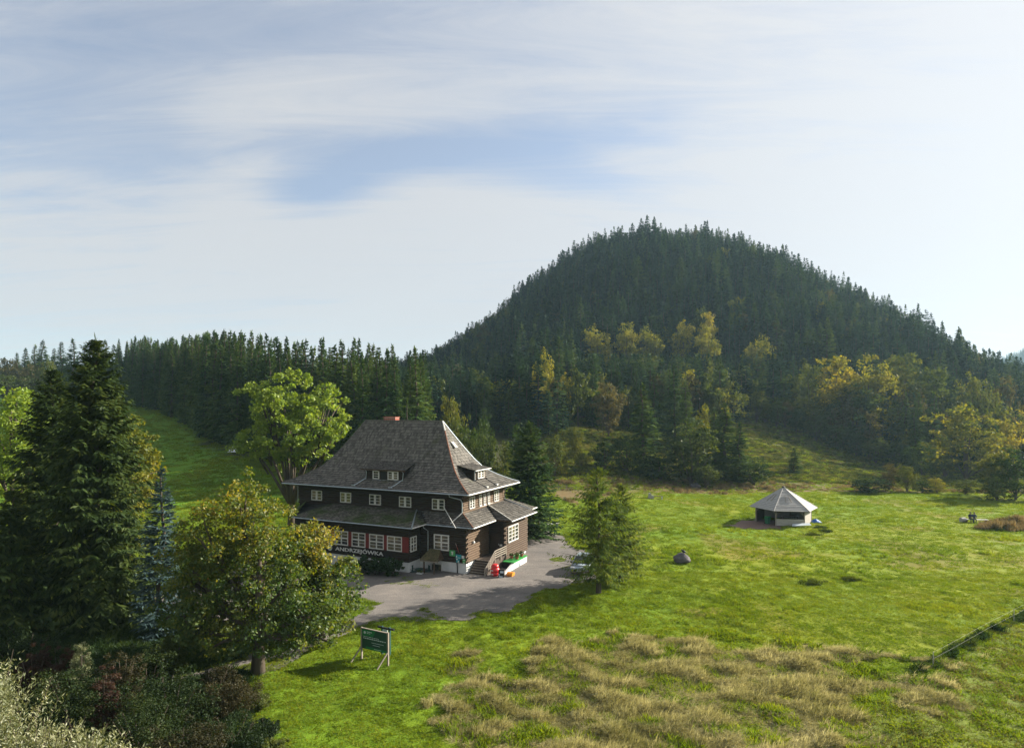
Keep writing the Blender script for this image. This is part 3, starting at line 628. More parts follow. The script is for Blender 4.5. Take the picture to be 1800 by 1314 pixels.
for px, zd, yt, wpx, kn, lb in [
    (1062, 128, 768, 58, 'leaf_dark', 'low dark rounded tree at the left end of the clump beyond the larch'),
    (1102, 131, 752, 70, 'leaf_dark', 'dark broadleaf tree left of the tall pointed spruce'),
    (1160, 131, 790, 80, 'leaf_dark', 'dark low broadleaf tree right of the tall pointed spruce'),
    (1215, 130, 734, 105, 'leaf_olive', 'broad olive green tree in the middle of the clump left of the pavilion'),
    (1240, 127, 815, 62, 'leaf_olive', 'low pale green bush in front of the clump left of the pavilion'),
    (1325, 130, 800, 70, 'leaf_dark', 'low dark broadleaf tree at the right end of the clump'),
    (1237, 150, 708, 42, 'leaf_yellow', 'yellow tipped tree peeping over the clump left of the broad spruce'),
    (1070, 168, 668, 66, 'leaf_brown', 'round greyish russet tree between the spruce wood and the tall pointed spruce'),
    (852, 98, 748, 62, 'leaf_olive', 'bright olive tree behind the right hip of the house roof'),
    (795, 106, 690, 60, 'leaf_olive', 'tall narrow olive tree above the right end of the roof ridge'),
    (850, 106, 718, 50, 'leaf_dark', 'dark broadleaf tree above the bright olive one behind the roof'),
    (884, 99, 772, 50, 'leaf_olive', 'olive bushy tree between the roof corner and the bushy green spruce'),
    (908, 106, 742, 56, 'leaf_dark', 'dark broadleaf tree behind the bushy green spruce'),
    (826, 100, 728, 56, 'leaf_dark', 'dark green bushy tree just right of the roof ridge end'),
    (985, 124, 775, 40, 'leaf_yellow', 'low golden bush on the slope below the wood right of the house'),
    (1022, 130, 790, 34, 'leaf_olive', 'low olive bush on the slope left of the tree clump'),
    (760, 104, 735, 50, 'leaf_dark', 'dark broadleaf tree behind the roof ridge near its right end'),
    (640, 104, 742, 60, 'leaf_dark', 'dark broadleaf tree behind the left end of the roof ridge'),
    (975, 121, 760, 40, 'leaf_olive', 'olive bush at the foot of the spruce wood right of the house'),
    (1012, 139, 748, 38, 'leaf_olive', 'small olive tree at the right end of the spruce wood'),
    (1528, 121, 836, 74, 'leaf_dark', 'round dark green bush at the field edge right of the pavilion'),
    (1563, 125, 812, 34, 'leaf_brown', 'slim russet young tree behind the round dark green bush'),
    (1594, 123, 812, 46, 'leaf_olive', 'slim olive young tree right of the round dark green bush'),
    (1622, 122, 842, 34, 'leaf_dark', 'small dark bush between the young olive tree and the yellow bush'),
    (1646, 122, 836, 36, 'leaf_yellow', 'bright yellow bush at the edge of the field'),
    (1697, 120, 838, 48, 'leaf_olive', 'pale olive round bush left of the big dark bushes'),
    (1745, 117, 790, 70, 'leaf_olive', 'olive broadleaf tree at the left of the big dark bushes'),
    (1785, 113, 786, 80, 'leaf_dark', 'big dark bushy tree at the right edge of the field'),
    (1752, 112, 826, 70, 'leaf_dark', 'big dark bush touching the field, left of the one cut by the frame'),
    (1698, 165, 708, 125, 'leaf_yellow', 'large yellow green tree standing out before the dark right slope'),
    (1760, 172, 730, 64, 'leaf_yellow', 'yellow brown tree right of the large yellow green one'),
    (1720, 205, 648, 76, 'leaf_olive', 'pale olive tall tree behind the large yellow green one'),
    (1775, 215, 660, 60, 'leaf_brown', 'russet topped tree near the right edge under the skyline'),
    (1640, 215, 632, 110, 'leaf_olive', 'wide olive green tree in the row below the hill shoulder'),
    (1575, 222, 618, 95, 'leaf_olive', 'wide green tree left of the wide olive one below the hill'),
    (1530, 208, 622, 84, 'leaf_gold', 'golden topped tree in the row below the hill'),
    (1470, 214, 618, 95, 'leaf_yellow', 'yellow green wide tree at the left of the row below the hill'),
    (1420, 224, 628, 60, 'leaf_olive', 'olive tree left of the yellow green wide one below the hill'),
    (1600, 205, 680, 70, 'leaf_brown', 'dull russet tree below the wide olive one'),
    (1500, 205, 672, 90, 'leaf_dark', 'dark broadleaf tree below the golden topped one'),
    (1430, 212, 690, 60, 'leaf_olive', 'low olive tree above the rough slope'),
    (1380, 212, 700, 50, 'leaf_brown', 'low russet bush above the dark slope'),
    (1345, 214, 694, 48, 'leaf_olive', 'low olive bush at the top of the dark slope'),
    (1050, 266, 572, 66, 'leaf_gold', 'golden tree at the foot of the hill, leftmost of the lit row'),
    (1100, 268, 566, 56, 'leaf_gold', 'golden tree at the foot of the hill, second of the lit row'),
    (1142, 266, 573, 56, 'leaf_gold', 'golden tree at the foot of the hill, third of the lit row'),
    (1200, 274, 560, 50, 'leaf_yellow', 'yellow green tree at the foot of the hill below its summit'),
    (1242, 276, 543, 40, 'leaf_yellow', 'slim yellow green tree standing highest in the lit row under the summit'),
    (1245, 262, 572, 50, 'leaf_gold', 'golden tree below the slim yellow green one under the summit'),
    (1334, 262, 588, 62, 'leaf_gold', 'golden tree standing alone right of the lit row'),
    (952, 172, 616, 52, 'leaf_gold', 'yellow crown rising over the spruce wood right of the house'),
    (992, 184, 652, 40, 'leaf_yellow', 'small yellow crown over the right end of the spruce wood'),
    (1250, 205, 655, 60, 'leaf_olive', 'pale olive tree behind the clump at the foot of the hill'),
    (1290, 205, 668, 56, 'leaf_olive', 'olive tree right of the pale olive one at the foot of the hill')]:
    x, y, z = ground_at(px, zd); put_dec(x, y, height_for(yt, zd, z), wpx*zd/F, kn, lb)
# bushes along the lower edge of the hill wood beside the dark slope
for i, (px, py) in enumerate([(1330, 742), (1365, 752), (1400, 762), (1435, 775), (1470, 790), (1505, 803), (1540, 815), (1580, 826), (1620, 836), (1660, 842)]):
    x, y, z = at(px, py); put_dec(x, y, rng.uniform(7, 11), rng.uniform(7, 10), 'leaf_dark' if i % 3 else 'leaf_olive', ['first', 'second', 'third', 'fourth', 'fifth', 'sixth', 'seventh', 'eighth', 'ninth', 'tenth'][i]+' bush from the left in the row between hill wood and rough slope', 'bushes along the lower edge of the hill wood')
# the hill wood: a mass nobody could count
n = 110000
x = rng.uniform(-330, 620, n); y = rng.uniform(165, 640, n)
z = terrain(x, y); px = CX+F*x/y
ok = (px > -60) & (px < 1900)
# meadow, clearing and the near wood stay free
lim = np.interp(px, [-100, 205, 225, 300, 400, 500, 620, 770, 880, 1022, 1060, 1290, 1320, 1420, 1520, 1640, 1700, 1800, 1900], [300, 290, 268, 230, 176, 160, 148, 142, 150, 176, 178, 196, 214, 214, 192, 180, 182, 178, 176])
ok &= y > lim
ok &= ~((y > HC[1]+60) & (x > HC[0]-260))
ok &= ~((px < 560) & (y > lim+75))
x, y, z, px = x[ok], y[ok], z[ok], px[ok]
cell = {}; keep = []
for i in range(len(x)):                                       # thin to about one tree per 4 m
    r_ = 4.3 if y[i] > 260 else 4.6
    k_ = (int(x[i]//r_), int(y[i]//r_))
    if k_ in cell: continue
    cell[k_] = 1; keep.append(i)
keep = np.array(keep); x, y, z, px = x[keep], y[keep], z[keep], px[keep]
txy = np.array(TREES_XY); dmin = np.array([np.min(np.abs(txy[:, 0]-a)+np.abs(txy[:, 1]-b)) for a, b in zip(x, y)])
kk = dmin > 5; x, y, z, px = x[kk], y[kk], z[kk], px[kk]
pd = .07+.30*sm(60, 25, z)*(vn(x, y, 16, 73) > .5)*(px > 940)+.35*sm(175, 300, x)*(y < 430)*(vn(x, y, 30, 71) > .45)+.40*sm(250, 200, y)*(vn(x, y, 22, 72) > .42)*(px > 1030)+.25*(px > 760)*(px < 900)*(y > 380)
isd = rng.uniform(0, 1, len(x)) < pd
hh = np.where(isd, rng.uniform(11, 17, len(x)), np.where(px < 900, rng.uniform(10, 18, len(x)), rng.uniform(13, 23, len(x)))*(.75+.5*vn(x, y, 18, 74)))*np.where(rng.uniform(0, 1, len(x)) < .06, 1.15, 1)
capy = np.where((px > 1020) & (px < 1370) & (y < 275), 622, np.where((px > 1390) & (px < 1790) & (y < 228), 690, -999))
hh = np.where(capy > 0, np.clip(np.minimum(hh, CAMH-(capy-CY)/F*y-z), 5, 30), hh)
order = np.argsort(y); ns = 0; pick = np.zeros(len(x), bool)
for i in order:                                               # the nearest spruces are still things
    if nsp >= 298: break
    if not isd[i] and px[i] > 1030:
        put_spruce(float(x[i]), float(y[i]), float(hh[i]), 'spruce in the lowest ranks of the wood on the hill', 'spruces in the lowest ranks of the hill wood'); nsp += 1; pick[i] = True
x, y, z, hh, isd = x[~pick], y[~pick], z[~pick], hh[~pick], isd[~pick]
q = ~isd
scl = (lambda w_: np.stack([hh/20*w_, hh/20*w_, hh/20], -1))(rng.uniform(.95, 1.75, len(x)))
rz_ = np.stack([rng.uniform(-.03, .03, len(x)), rng.uniform(-.03, .03, len(x)), rng.uniform(0, 6.28, len(x))], -1)
P3 = np.stack([x, y, z-.3], -1)
scatter('hill_spruce_forest', P3[q], rz_[q], scl[q], rng.integers(0, 4, q.sum()), FARS)
scl2 = np.stack([hh/14*rng.uniform(.7, 1.0, len(x)), hh/14*rng.uniform(.7, 1.0, len(x)), hh/14], -1)
scatter('hill_broadleaf_forest', P3[isd], rz_[isd], scl2[isd], rng.choice(4, isd.sum(), p=[.42, .14, .06, .38]), FARD)
n = 2600; x = rng.uniform(1050, 1500, n); y = rng.uniform(1150, 1700, n)
scatter('distant_forest', np.stack([x, y, terrain(x, y)-.5], -1), np.stack([x*0, x*0, rng.uniform(0, 6, n)], -1), np.repeat(rng.uniform(.9, 1.3, n)[:, None], 3, 1), rng.integers(0, 4, n), FARS)
# ------------------------------------------------------------------ trees near the house
def near_spruce(label, px, zd, ytop, wpx, seed, m='spruce_near', whorls=52, nb=9, tw=26, tl=.95, wd=.17, sag=.34, hang=.6, power=.72, gz=None, name='spruce_tree', low=.03, cat='spruce', lean=0.0):
    x, y, z = ground_at(px, zd); h = height_for(ytop, zd, z); r = wpx*zd/F/2
    v, f_ = spruce_arrays(h, r, whorls, nb, tw, seed, tl, wd, low, sag, hang, power)
    t = thing(name, label, cat, (x, y, z-.1))
    link('crown', npmesh('spruce_crown', v, f_, M[m]), t)
    tb = trunk_mb(h*.96, h*.016, (0, 0), 8, seed); tb.obj('trunk', M['bark'], t)
    return t
near_spruce('huge dark green spruce with dense hanging branches at the left', 168, 47, 597, 238, 1, whorls=62, nb=12, tw=34, power=.6, wd=.19)
near_spruce('second dark spruce with a lower top left of the huge one', 92, 51, 650, 215, 2, whorls=50, nb=11, tw=30, power=.6, wd=.19)
near_spruce('dark spruce low at the left edge behind the pale willow', 20, 44, 860, 150, 3, whorls=34, nb=9, tw=20)
near_spruce('small blue grey spruce between the huge spruce and the yellowing maples', 283, 45, 822, 118, 4, 'spruce_blue', 36, 8, 20, .7, .13, .18, .25, .85)
near_spruce('bushy green spruce standing right behind the corner of the house', 930, 78, 742, 150, 5, 'spruce', 42, 12, 30, .85, .20, .32, .2, .66)
near_spruce('small thin spruce poking up behind the chimney', 716, 108, 700, 44, 6, 'spruce', 16, 6, 8, .9, .2, .1, .2, .9)
# larch pair: two soft drooping crowns
def larch(label, px, zd, ytop, wpx, seed):
    x, y, z = ground_at(px, zd); h = height_for(ytop, zd, z); r = wpx*zd/F/2
    v, f_ = spruce_arrays(h, r, 34, 8, 40, seed, .62, .085, .13, .14, .9, .60, .40)
    t = thing('larch_tree', label, 'larch', (x, y, z-.1)); link('crown', npmesh('larch_crown', v, f_, M['larch']), t)
    q = random.Random(seed); tb = trunk_mb(h*.95, .20, (0, 0), 8, seed)
    for i in range(26):
        a = q.uniform(0, 6.28); zz = h*q.uniform(.14, .8); l_ = r*(1-zz/h)**.6*.8
        tb.tube([(0, 0, zz), (math.cos(a)*l_*.6, math.sin(a)*l_*.6, zz+.1), (math.cos(a)*l_, math.sin(a)*l_, zz+.35)], [.05, .03, .012], 5)
    tb.obj('trunk', M['bark'], t)
larch('soft green larch with a thick trunk beside the parked car', 1052, 55.2, 822, 196, 21)
larch('slimmer larch leaning out just behind the one beside the car', 1092, 59, 850, 150, 22)
# broadleaf trees with their own limbs
def near_decid(label, name, cat, px, zd, lobes_px, m, ncl, nleaf, leaf, crad, seed, base=None, trunk_r=.3, bark='bark', fork=.35, nlimb=26, inner=.35):
    """lobes_px: (px, py, rx px, ry px, depth offset m) of the crown's lobes"""
    x, y, z = ground_at(px, zd); k = zd/F; lobes = []
    for (lx, ly, rx, ry, dy) in lobes_px:
        zz = zd+dy
        lobes.append(((lx-CX)*zz/F-x, dy, CAMH-(ly-CY)*zz/F-z, rx*k, (rx+ry)/2*k, ry*k))
    g = np.random.default_rng(seed); cen, rad = crown_clusters(lobes, ncl, g, crad, inner)
    v, f_ = cluster_leaves(cen, rad, nleaf, leaf, g)
    v = v[:]; t = thing(name, label, cat, (x, y, z-.1))
    keepq = (v.reshape(-1, 4, 3)[:, :, 2].min(1) > .25); v = v.reshape(-1, 4, 3)[keepq].reshape(-1, 3); f_ = np.arange(len(v)).reshape(-1, 4)
    if isinstance(m, tuple):      # greener below, golden above
        zc = v.reshape(-1, 4, 3)[:, :, 2].mean(1); hi_ = zc/zc.max()+g.normal(0, .10, len(zc)) > .63
        link('crown', npmesh('crown', v, f_, [M[m[0]], M[m[1]]], False, hi_.astype(int)), t)
    else: link('crown', npmesh('crown', v, f_, M[m]), t)
    top = max(l_[2] for l_ in lobes); q = random.Random(seed); fk = top*fork
    tb = MB().tube([(0, 0, -.2), (.05, 0, fk*.5), (0, .05, fk), (.1, .1, top*.75)], [trunk_r*1.4, trunk_r, trunk_r*.85, trunk_r*.3], 10)
    for l_ in lobes:
        tb.tube([(0, 0, fk*.8), (l_[0]*.5, l_[1]*.5, fk*.8+(l_[2]-fk*.8)*.55), (l_[0], l_[1], l_[2])], [trunk_r*.6, trunk_r*.4, trunk_r*.16], 7)
    for i in g.choice(len(cen), min(nlimb, len(cen)), replace=False):
        c_ = cen[i]; j = int(np.argmin([np.sum((c_-np.array(l_[:3]))**2) for l_ in lobes])); l_ = lobes[j]
        tb.tube([(l_[0]*.6, l_[1]*.6, fk+(l_[2]-fk)*.5), tuple((np.array(l_[:3])+c_)/2+np.array([0, 0, -.2])), tuple(c_)], [trunk_r*.3, trunk_r*.2, trunk_r*.06], 5)
    tb.obj('trunk', M[bark], t, smooth=True); return t
near_decid('large maple, golden above and green below, standing in front of the house', 'maple_tree', 'maple', 453, 38.8,
           [(425, 890, 60, 62, 2), (370, 950, 66, 62, 1), (470, 950, 70, 66, 1.5), (405, 1000, 92, 60, 1), (325, 1000, 52, 52, 1), (305, 1060, 42, 46, 1), (480, 1030, 74, 56, 1),
            (385, 1070, 80, 50, 0), (470, 1075, 84, 50, .5), (545, 1080, 58, 40, .5), (340, 1110, 52, 36, -.5), (505, 1122, 46, 30, -1), (395, 1124, 52, 30, -1), (575, 1112, 26, 14, 0)],
           ('maple_green', 'maple'), 600, 60, .21, .60, 31, trunk_r=.34, fork=.30, nlimb=46)
near_decid('rounded maple with golden leaves nearest the house wall', 'maple_tree', 'maple', 560, 44.5,
           [(548, 960, 46, 46, 0), (585, 1030, 52, 50, 0), (520, 1030, 58, 62, -.5), (560, 1085, 48, 28, -1), (500, 1085, 50, 26, 0)], ('maple_green', 'maple'), 300, 62, .23, .66, 32, trunk_r=.24, fork=.3)
near_decid('big yellow green ash with open forked limbs behind the left eave', 'ash_tree', 'ash', 512, 84,
           [(470, 700, 46, 40, -1), (530, 690, 52, 38, 1), (570, 735, 46, 42, 0), (455, 755, 44, 34, 0), (515, 760, 52, 40, -2), (500, 715, 60, 40, 2), (590, 765, 28, 26, 0), (540, 790, 40, 22, -1), (445, 785, 34, 22, 0), (500, 800, 40, 22, 0)], 'ash', 300, 60, .42, .85, 34, trunk_r=.42, fork=.2, nlimb=40, inner=.3)
near_decid('pale green lit ash at the left edge behind the dark spruces', 'ash_tree', 'ash', 20, 60,
           [(20, 720, 52, 46, 0), (60, 780, 54, 60, 0), (0, 800, 60, 70, 1), (40, 880, 60, 60, 0), (10, 960, 56, 60, 0)], 'ash', 260, 50, .34, .85, 35, trunk_r=.3)
near_decid('golden brown maple half hidden behind the right side of the huge spruce', 'maple_tree', 'maple', 225, 56,
           [(228, 775, 36, 40, 0), (240, 830, 34, 50, 0), (215, 880, 44, 50, 0), (235, 930, 34, 44, 0)], 'leaf_yellow', 170, 55, .28, .75, 36, trunk_r=.22)
# shrubs
def shrub(label, name, px, py, zd, hpx, wpx, m, seed, leaf=.16, ncl=70, nleaf=46, cat='shrub', group=None, stems=True, crad=.34):
    """py = pixel row of the top of the bush"""
    x, y, z = ground_at(px, zd); h = max(.5, height_for(py, zd, z)); r = wpx*zd/F/2; g = np.random.default_rng(seed)
    lobes = [(0, 0, h*.5, r*.8, r*.7, h*.46)]+[(math.cos(a)*r*.55, math.sin(a)*r*.5, h*g.uniform(.4, .7), r*.45, r*.45, h*.32) for a in np.linspace(0, 6.28, 6)[:-1]+g.uniform(0, 1)]
    cen, rad = crown_clusters(lobes, ncl, g, crad*min(1.6, max(.5, r*.6)), .4); cen[:, 2] = np.maximum(cen[:, 2], .15)
    v, f_ = cluster_leaves(cen, rad, nleaf, leaf, g)
    t = thing(name, label, cat, (x, y, z-.03), 0, group); link('foliage', npmesh('foliage', v, f_, M[m]), t)
    q = random.Random(seed); tb = MB()
    for i in range(7):
        a = q.uniform(0, 6.28); tb.tube([(0, 0, -.05), (math.cos(a)*r*.25, math.sin(a)*r*.25, h*.4), (math.cos(a)*r*.6, math.sin(a)*r*.6, h*.8)], [.05, .035, .012], 5)
    tb.obj('stem', M['bark'], t); return t
for a in [('dark shrub nearest the maple at the white plinth under the big sign', 'garden_shrub', 640, 974, 61.5, 30, 34, 'leaf_dark', 51),
          ('middle dark shrub of the three under the row of red framed windows', 'garden_shrub', 662, 977, 61.2, 30, 40, 'leaf_dark', 52),
          ('right dark shrub of the three at the corner of the white plinth', 'garden_shrub', 690, 982, 60.8, 30, 40, 'leaf_dark', 53)]:
    shrub(*a, leaf=.2)
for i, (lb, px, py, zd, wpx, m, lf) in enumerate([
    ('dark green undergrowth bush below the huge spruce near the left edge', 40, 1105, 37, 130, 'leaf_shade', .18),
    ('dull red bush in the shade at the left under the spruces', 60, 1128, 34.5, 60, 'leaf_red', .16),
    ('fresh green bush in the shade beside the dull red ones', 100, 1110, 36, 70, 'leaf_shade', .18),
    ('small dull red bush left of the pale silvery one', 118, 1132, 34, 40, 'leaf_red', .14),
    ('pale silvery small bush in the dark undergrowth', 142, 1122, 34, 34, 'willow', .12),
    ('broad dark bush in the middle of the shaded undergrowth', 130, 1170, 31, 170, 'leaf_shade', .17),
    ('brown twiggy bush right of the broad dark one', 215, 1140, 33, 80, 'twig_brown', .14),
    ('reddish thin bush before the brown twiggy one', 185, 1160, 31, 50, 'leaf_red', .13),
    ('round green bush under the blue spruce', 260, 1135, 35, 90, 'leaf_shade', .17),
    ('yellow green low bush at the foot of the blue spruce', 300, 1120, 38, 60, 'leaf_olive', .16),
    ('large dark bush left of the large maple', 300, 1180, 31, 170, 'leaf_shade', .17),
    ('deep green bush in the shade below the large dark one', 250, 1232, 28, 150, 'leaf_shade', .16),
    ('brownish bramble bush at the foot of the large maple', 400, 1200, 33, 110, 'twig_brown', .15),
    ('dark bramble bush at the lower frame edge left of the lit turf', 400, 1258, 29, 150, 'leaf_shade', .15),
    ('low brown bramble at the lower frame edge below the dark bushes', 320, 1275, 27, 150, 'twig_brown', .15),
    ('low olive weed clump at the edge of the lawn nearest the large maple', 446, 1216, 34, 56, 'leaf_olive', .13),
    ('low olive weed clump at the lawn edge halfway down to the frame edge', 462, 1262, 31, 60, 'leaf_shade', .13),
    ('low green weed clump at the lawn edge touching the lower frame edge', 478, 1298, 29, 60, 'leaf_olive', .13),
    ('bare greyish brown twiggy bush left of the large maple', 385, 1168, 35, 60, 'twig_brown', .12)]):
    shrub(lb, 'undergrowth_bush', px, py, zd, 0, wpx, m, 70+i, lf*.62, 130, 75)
# pale willows right below the camera: upright shoots with narrow silvery leaves
def willow(label, px, zd, ytop, wpx, seed, nsh=150):
    x, y, z = ground_at(px, zd); h = height_for(ytop, zd, z); r = wpx*zd/F/2; g = np.random.default_rng(seed)
    V = []; tb = MB()
    for i in range(nsh):
        a = g.uniform(0, 6.28); rr = r*math.sqrt(g.uniform(0, 1)); bx, by = math.cos(a)*rr, math.sin(a)*rr
        top = h*(1-.32*(rr/r)**2)*g.uniform(.86, 1.02); l_ = g.uniform(1.6, 3.2); z0 = max(.4, top-l_)
        ln_ = g.normal(0, .16, 2)+np.array([bx, by])/r*.25
        if i % 3 == 0: tb.tube([(bx*.2, by*.2, 0), (bx*.8, by*.8, z0*.8), (bx+ln_[0]*l_, by+ln_[1]*l_, top)], [.05, .03, .008], 4)
        m_ = 80; t = g.uniform(0, 1, m_)
        p = np.stack([bx+ln_[0]*l_*t, by+ln_[1]*l_*t, z0+(top-z0)*t], -1)+g.normal(0, .07, (m_, 3))
        az = g.uniform(0, 6.28, m_); d = unit(np.stack([np.cos(az), np.sin(az), np.full(m_, .9)+g.normal(0, .35, m_)], -1))
        side = unit(np.cross(d, g.normal(0, 1, (m_, 3))))
        V.append(diamonds(p, d, g.uniform(.10, .20, m_), np.full(m_, .042), side)[0])
    v = np.concatenate(V); t = thing('willow_bush', label, 'willow', (x, y, z))
    link('foliage', npmesh('willow_foliage', v, np.arange(len(v)).reshape(-1, 4), M['willow']), t); tb.obj('stem', M['bark'], t)
willow('tall pale willow at the left edge, its top above the others', -20, 21.5, 1140, 80, 91, 150)
willow('pale willow filling the lower left corner', 60, 20.5, 1266, 165, 92, 230)
willow('pale willow at the lower frame edge right of the corner one', 150, 20.5, 1280, 130, 93, 170)
willow('thin darker willow shoots at the lower frame edge, rightmost of the willows', 230, 20.5, 1306, 100, 94, 80)

# ------------------------------------------------------------------ grass, dry grass, reeds
def tuft(name, nbl, rad, h, wd, m, seed, lean=(0, 0), spread=.6):
    g = np.random.default_rng(seed); a = g.uniform(0, 6.28, nbl); rr = rad*np.sqrt(g.uniform(0, 1, nbl))
    p = np.stack([np.cos(a)*rr, np.sin(a)*rr, np.full(nbl, -.02)], -1)
    hh_ = h*g.uniform(.55, 1.15, nbl)
    off = g.normal(0, spread, (nbl, 2))*h+np.array(lean)*hh_[:, None]
    mid = p+np.stack([off[:, 0]*.35, off[:, 1]*.35, hh_*.62], -1); tip = p+np.stack([off[:, 0], off[:, 1], hh_*.95], -1)
    th = g.uniform(0, 3.14, nbl); s_ = np.stack([np.cos(th), np.sin(th), 0*th], -1)*wd/2
    v = np.stack([p-s_, p+s_, mid+s_*.8, tip, mid-s_*.8], 1).reshape(-1, 3); q5 = np.arange(nbl*5).reshape(-1, 5)
    return bpy.data.objects.new(name, npmesh(name, v, q5, m))
TG = [tuft('grass_tuft', 30, .30, .17, .032, M['grassblade'], 400+i, (-.25, -.1), .5) for i in range(3)]
TS = [tuft('straw_tuft', 70, .36, .42, .022, M['straw'], 410+i, (.5, -.2), .45) for i in range(3)]
TW0 = [tuft('weed_tuft', 40, .45, .5, .05, M['leaf_dark'], 450+i, (0, 0), .5) for i in range(2)]
TK = tuft('straw_stalks', 16, .35, .9, .022, M['straw'], 460, (.3, -.1), .4)
TR = [tuft('reed_tuft', 40, .40, 1.0, .045, M['reed'], 420+i, (.1, 0), .18) for i in range(2)]
def field(n, x0, x1, y0, y1, cond, seed, bare=True):
    g = np.random.default_rng(seed); x = g.uniform(x0, x1, n); y = g.uniform(y0, y1, n)
    k = cond(x, y) & (np.abs(x/y) < .95)
    if bare: k &= ~gravel_mask(x, y) & ~pad_mask(x, y)
    k = k & (np.abs(x/y) < .95)
    hx_, hy_ = house_local(x, y); k &= ~((hx_ > -23.5) & (hx_ < 3.6) & (hy_ > -3) & (hy_ < 11))
    x, y = x[k], y[k]; z = terrain(x, y)
    b = (.3+.5*sm(.35, .7, vn(x, y, 8, 46)))*(.13*(vn(x, y, 1.1, 41)-.5)+.14*(vn(x, y, .6, 42)-.5)+.30*(vn(x, y, 6, 43)-.5))*(1+1.1*straw_w(x, y))+.12*np.maximum(vn(x*.6, y, 1.6, 44)-.62, 0)*4
    return x, y, z+b*sm(160, 60, y)-.03, g
def sow(name, fx, objs, smin, smax, hscale=None, freerot=True):
    x, y, z, g = fx; n = len(x); s_ = g.uniform(smin, smax, n)
    hs = s_*(hscale(x, y) if hscale else 1)
    rz = g.uniform(0, 6.28, n) if freerot else g.normal(0, .45, n)
    scatter(name, np.stack([x, y, z], -1), np.stack([0*x, 0*x, rz], -1), np.stack([s_, s_, hs], -1), g.integers(0, len(objs), n), objs)
notstraw = lambda x, y: ~straw_w(x, y) & ~inpoly(x, y, right_poly)
clump = lambda x, y: .58+(.15+.7*sm(.4, .75, vn(x, y, 7, 46)))*(.9*sm(.5, .9, vn(x, y, .6, 81))+.7*sm(.6, .8, vn(x, y, 3, 82)))
sow('meadow_grass', field(42000, -32, 55, 24, 62, lambda x, y: notstraw(x, y) & (x > -.46*y-1.5), 501), TG, .8, 1.5, clump)
sow('undergrowth_grass', field(9000, -34, -9, 25, 50, lambda x, y: inpoly(x+1.5*(vn(x, y, 2, 98)-.5), y+1.5*(vn(x, y, 2, 99)-.5), [flat(*p) for p in [(-300, 1010), (300, 1040), (440, 1180), (415, 1330), (400, 1600), (-600, 1600)]]), 517), TW0, .7, 1.5, lambda x, y: .5+1.0*vn(x, y, 2, 97))
sow('left_meadow_grass', field(26000, -190, -30, 72, 255, lambda x, y: (x/y > -.85), 518), TG, 1.4, 2.8, lambda x, y: .5+.8*vn(x, y, 3, 94))
sow('far_meadow_grass', field(32000, -60, 110, 62, 130, lambda x, y: (y < 128) & ~strip_w(x, y), 502), TG, 1.1, 2.1, clump)
sow('dry_grass', field(85000, -12, 40, 22, 46, lambda x, y: straw_w(x, y) & (vn(x*.75+y*.4, y, .95, 83)+.5*(vn(x, y, 5, 93)-.5) > .24), 503), TS+[TK], .45, .95, lambda x, y: .38+.7*sm(.42, .8, vn(x*.75+y*.4, y, .95, 83)), False)
sow('matted_straw', field(22000, -12, 40, 22, 46, lambda x, y: straw_w(x, y) & (vn(x, y, 3, 95) > .22), 523), TS, .6, 1.0, lambda x, y: .16+.2*vn(x, y, 1, 84))
sow('dry_grass_green', field(9000, -12, 40, 22, 46, lambda x, y: straw_w(x, y) & (vn(x*.75+y*.4, y, .95, 83) < .45), 513), TG, .9, 1.6, lambda x, y: .8+1.6*vn(x, y, .9, 84))
def verge(x, y):
    n_ = vn(x, y, 1.0, 101); sh = [(.5, 0), (-.5, 0), (0, .5), (0, -.5)]
    edge_ = gravel_mask(x, y) & ~(gravel_mask(x+.7, y) & gravel_mask(x-.7, y) & gravel_mask(x, y+.7) & gravel_mask(x, y-.7))
    return (edge_ & (n_ > .3)) | (gravel_mask(x, y) & (vn(x, y, 3.5, 102) > .74) & (n_ > .45))
sow('verge_weeds', field(90000, -40, 16, 34, 92, verge, 519, False), TG, .35, .8, lambda x, y: .5+.5*vn(x, y, 1, 103))
sow('rough_grass', field(20000, 10, 70, 22, 62, lambda x, y: inpoly(x, y, right_poly), 504), [TG[0], TG[1]]+[tuft('olive_tuft', 30, .3, .15, .032, M['slope_grass'], 470+i, (0, 0), .5) for i in range(2)], .9, 1.6, lambda x, y: .5+.7*vn(x, y, 1.0, 84))
sow('rough_straw', field(1200, 10, 70, 22, 62, lambda x, y: inpoly(x, y, right_poly) & (vn(x, y, 2.2, 85) > .5), 505), TS, .4, .7, lambda x, y: .5+0*x, False)
sow('brown_reeds', field(6500, 0, 115, 98, 140, lambda x, y: strip_w(x, y) & (vn(x, y, 2.5, 96) > .35), 506), TR, .5, 1.1, lambda x, y: .25+.75*vn(x, y, 3, 86)**1.5)
sow('strip_grass', field(5000, 0, 115, 98, 140, strip_w, 516), TG, 1.2, 2.0, lambda x, y: .6+1.2*vn(x, y, 2, 86))
def weeds(name, n, x0, x1, y0, y1, cond, seed, objs, a, b, hs):
    g = np.random.default_rng(seed); x = g.uniform(x0, x1, n); y = g.uniform(y0, y1, n); k = cond(x, y); x, y = x[k], y[k]
    sow(name, (x, y, terrain(x, y)-.05, g), objs, a, b, hs)
TW = [tuft('weed_tuft', 44, .55, .8, .10, M['leaf_olive'], 430+i, (0, 0), .5) for i in range(1)]+[tuft('weed_tuft', 50, .6, .5, .07, M['slope_grass'], 435+i, (0, 0), .5) for i in range(3)]+[tuft('weed_tuft', 44, .5, .6, .09, M['grassblade'], 440, (0, 0), .5)]
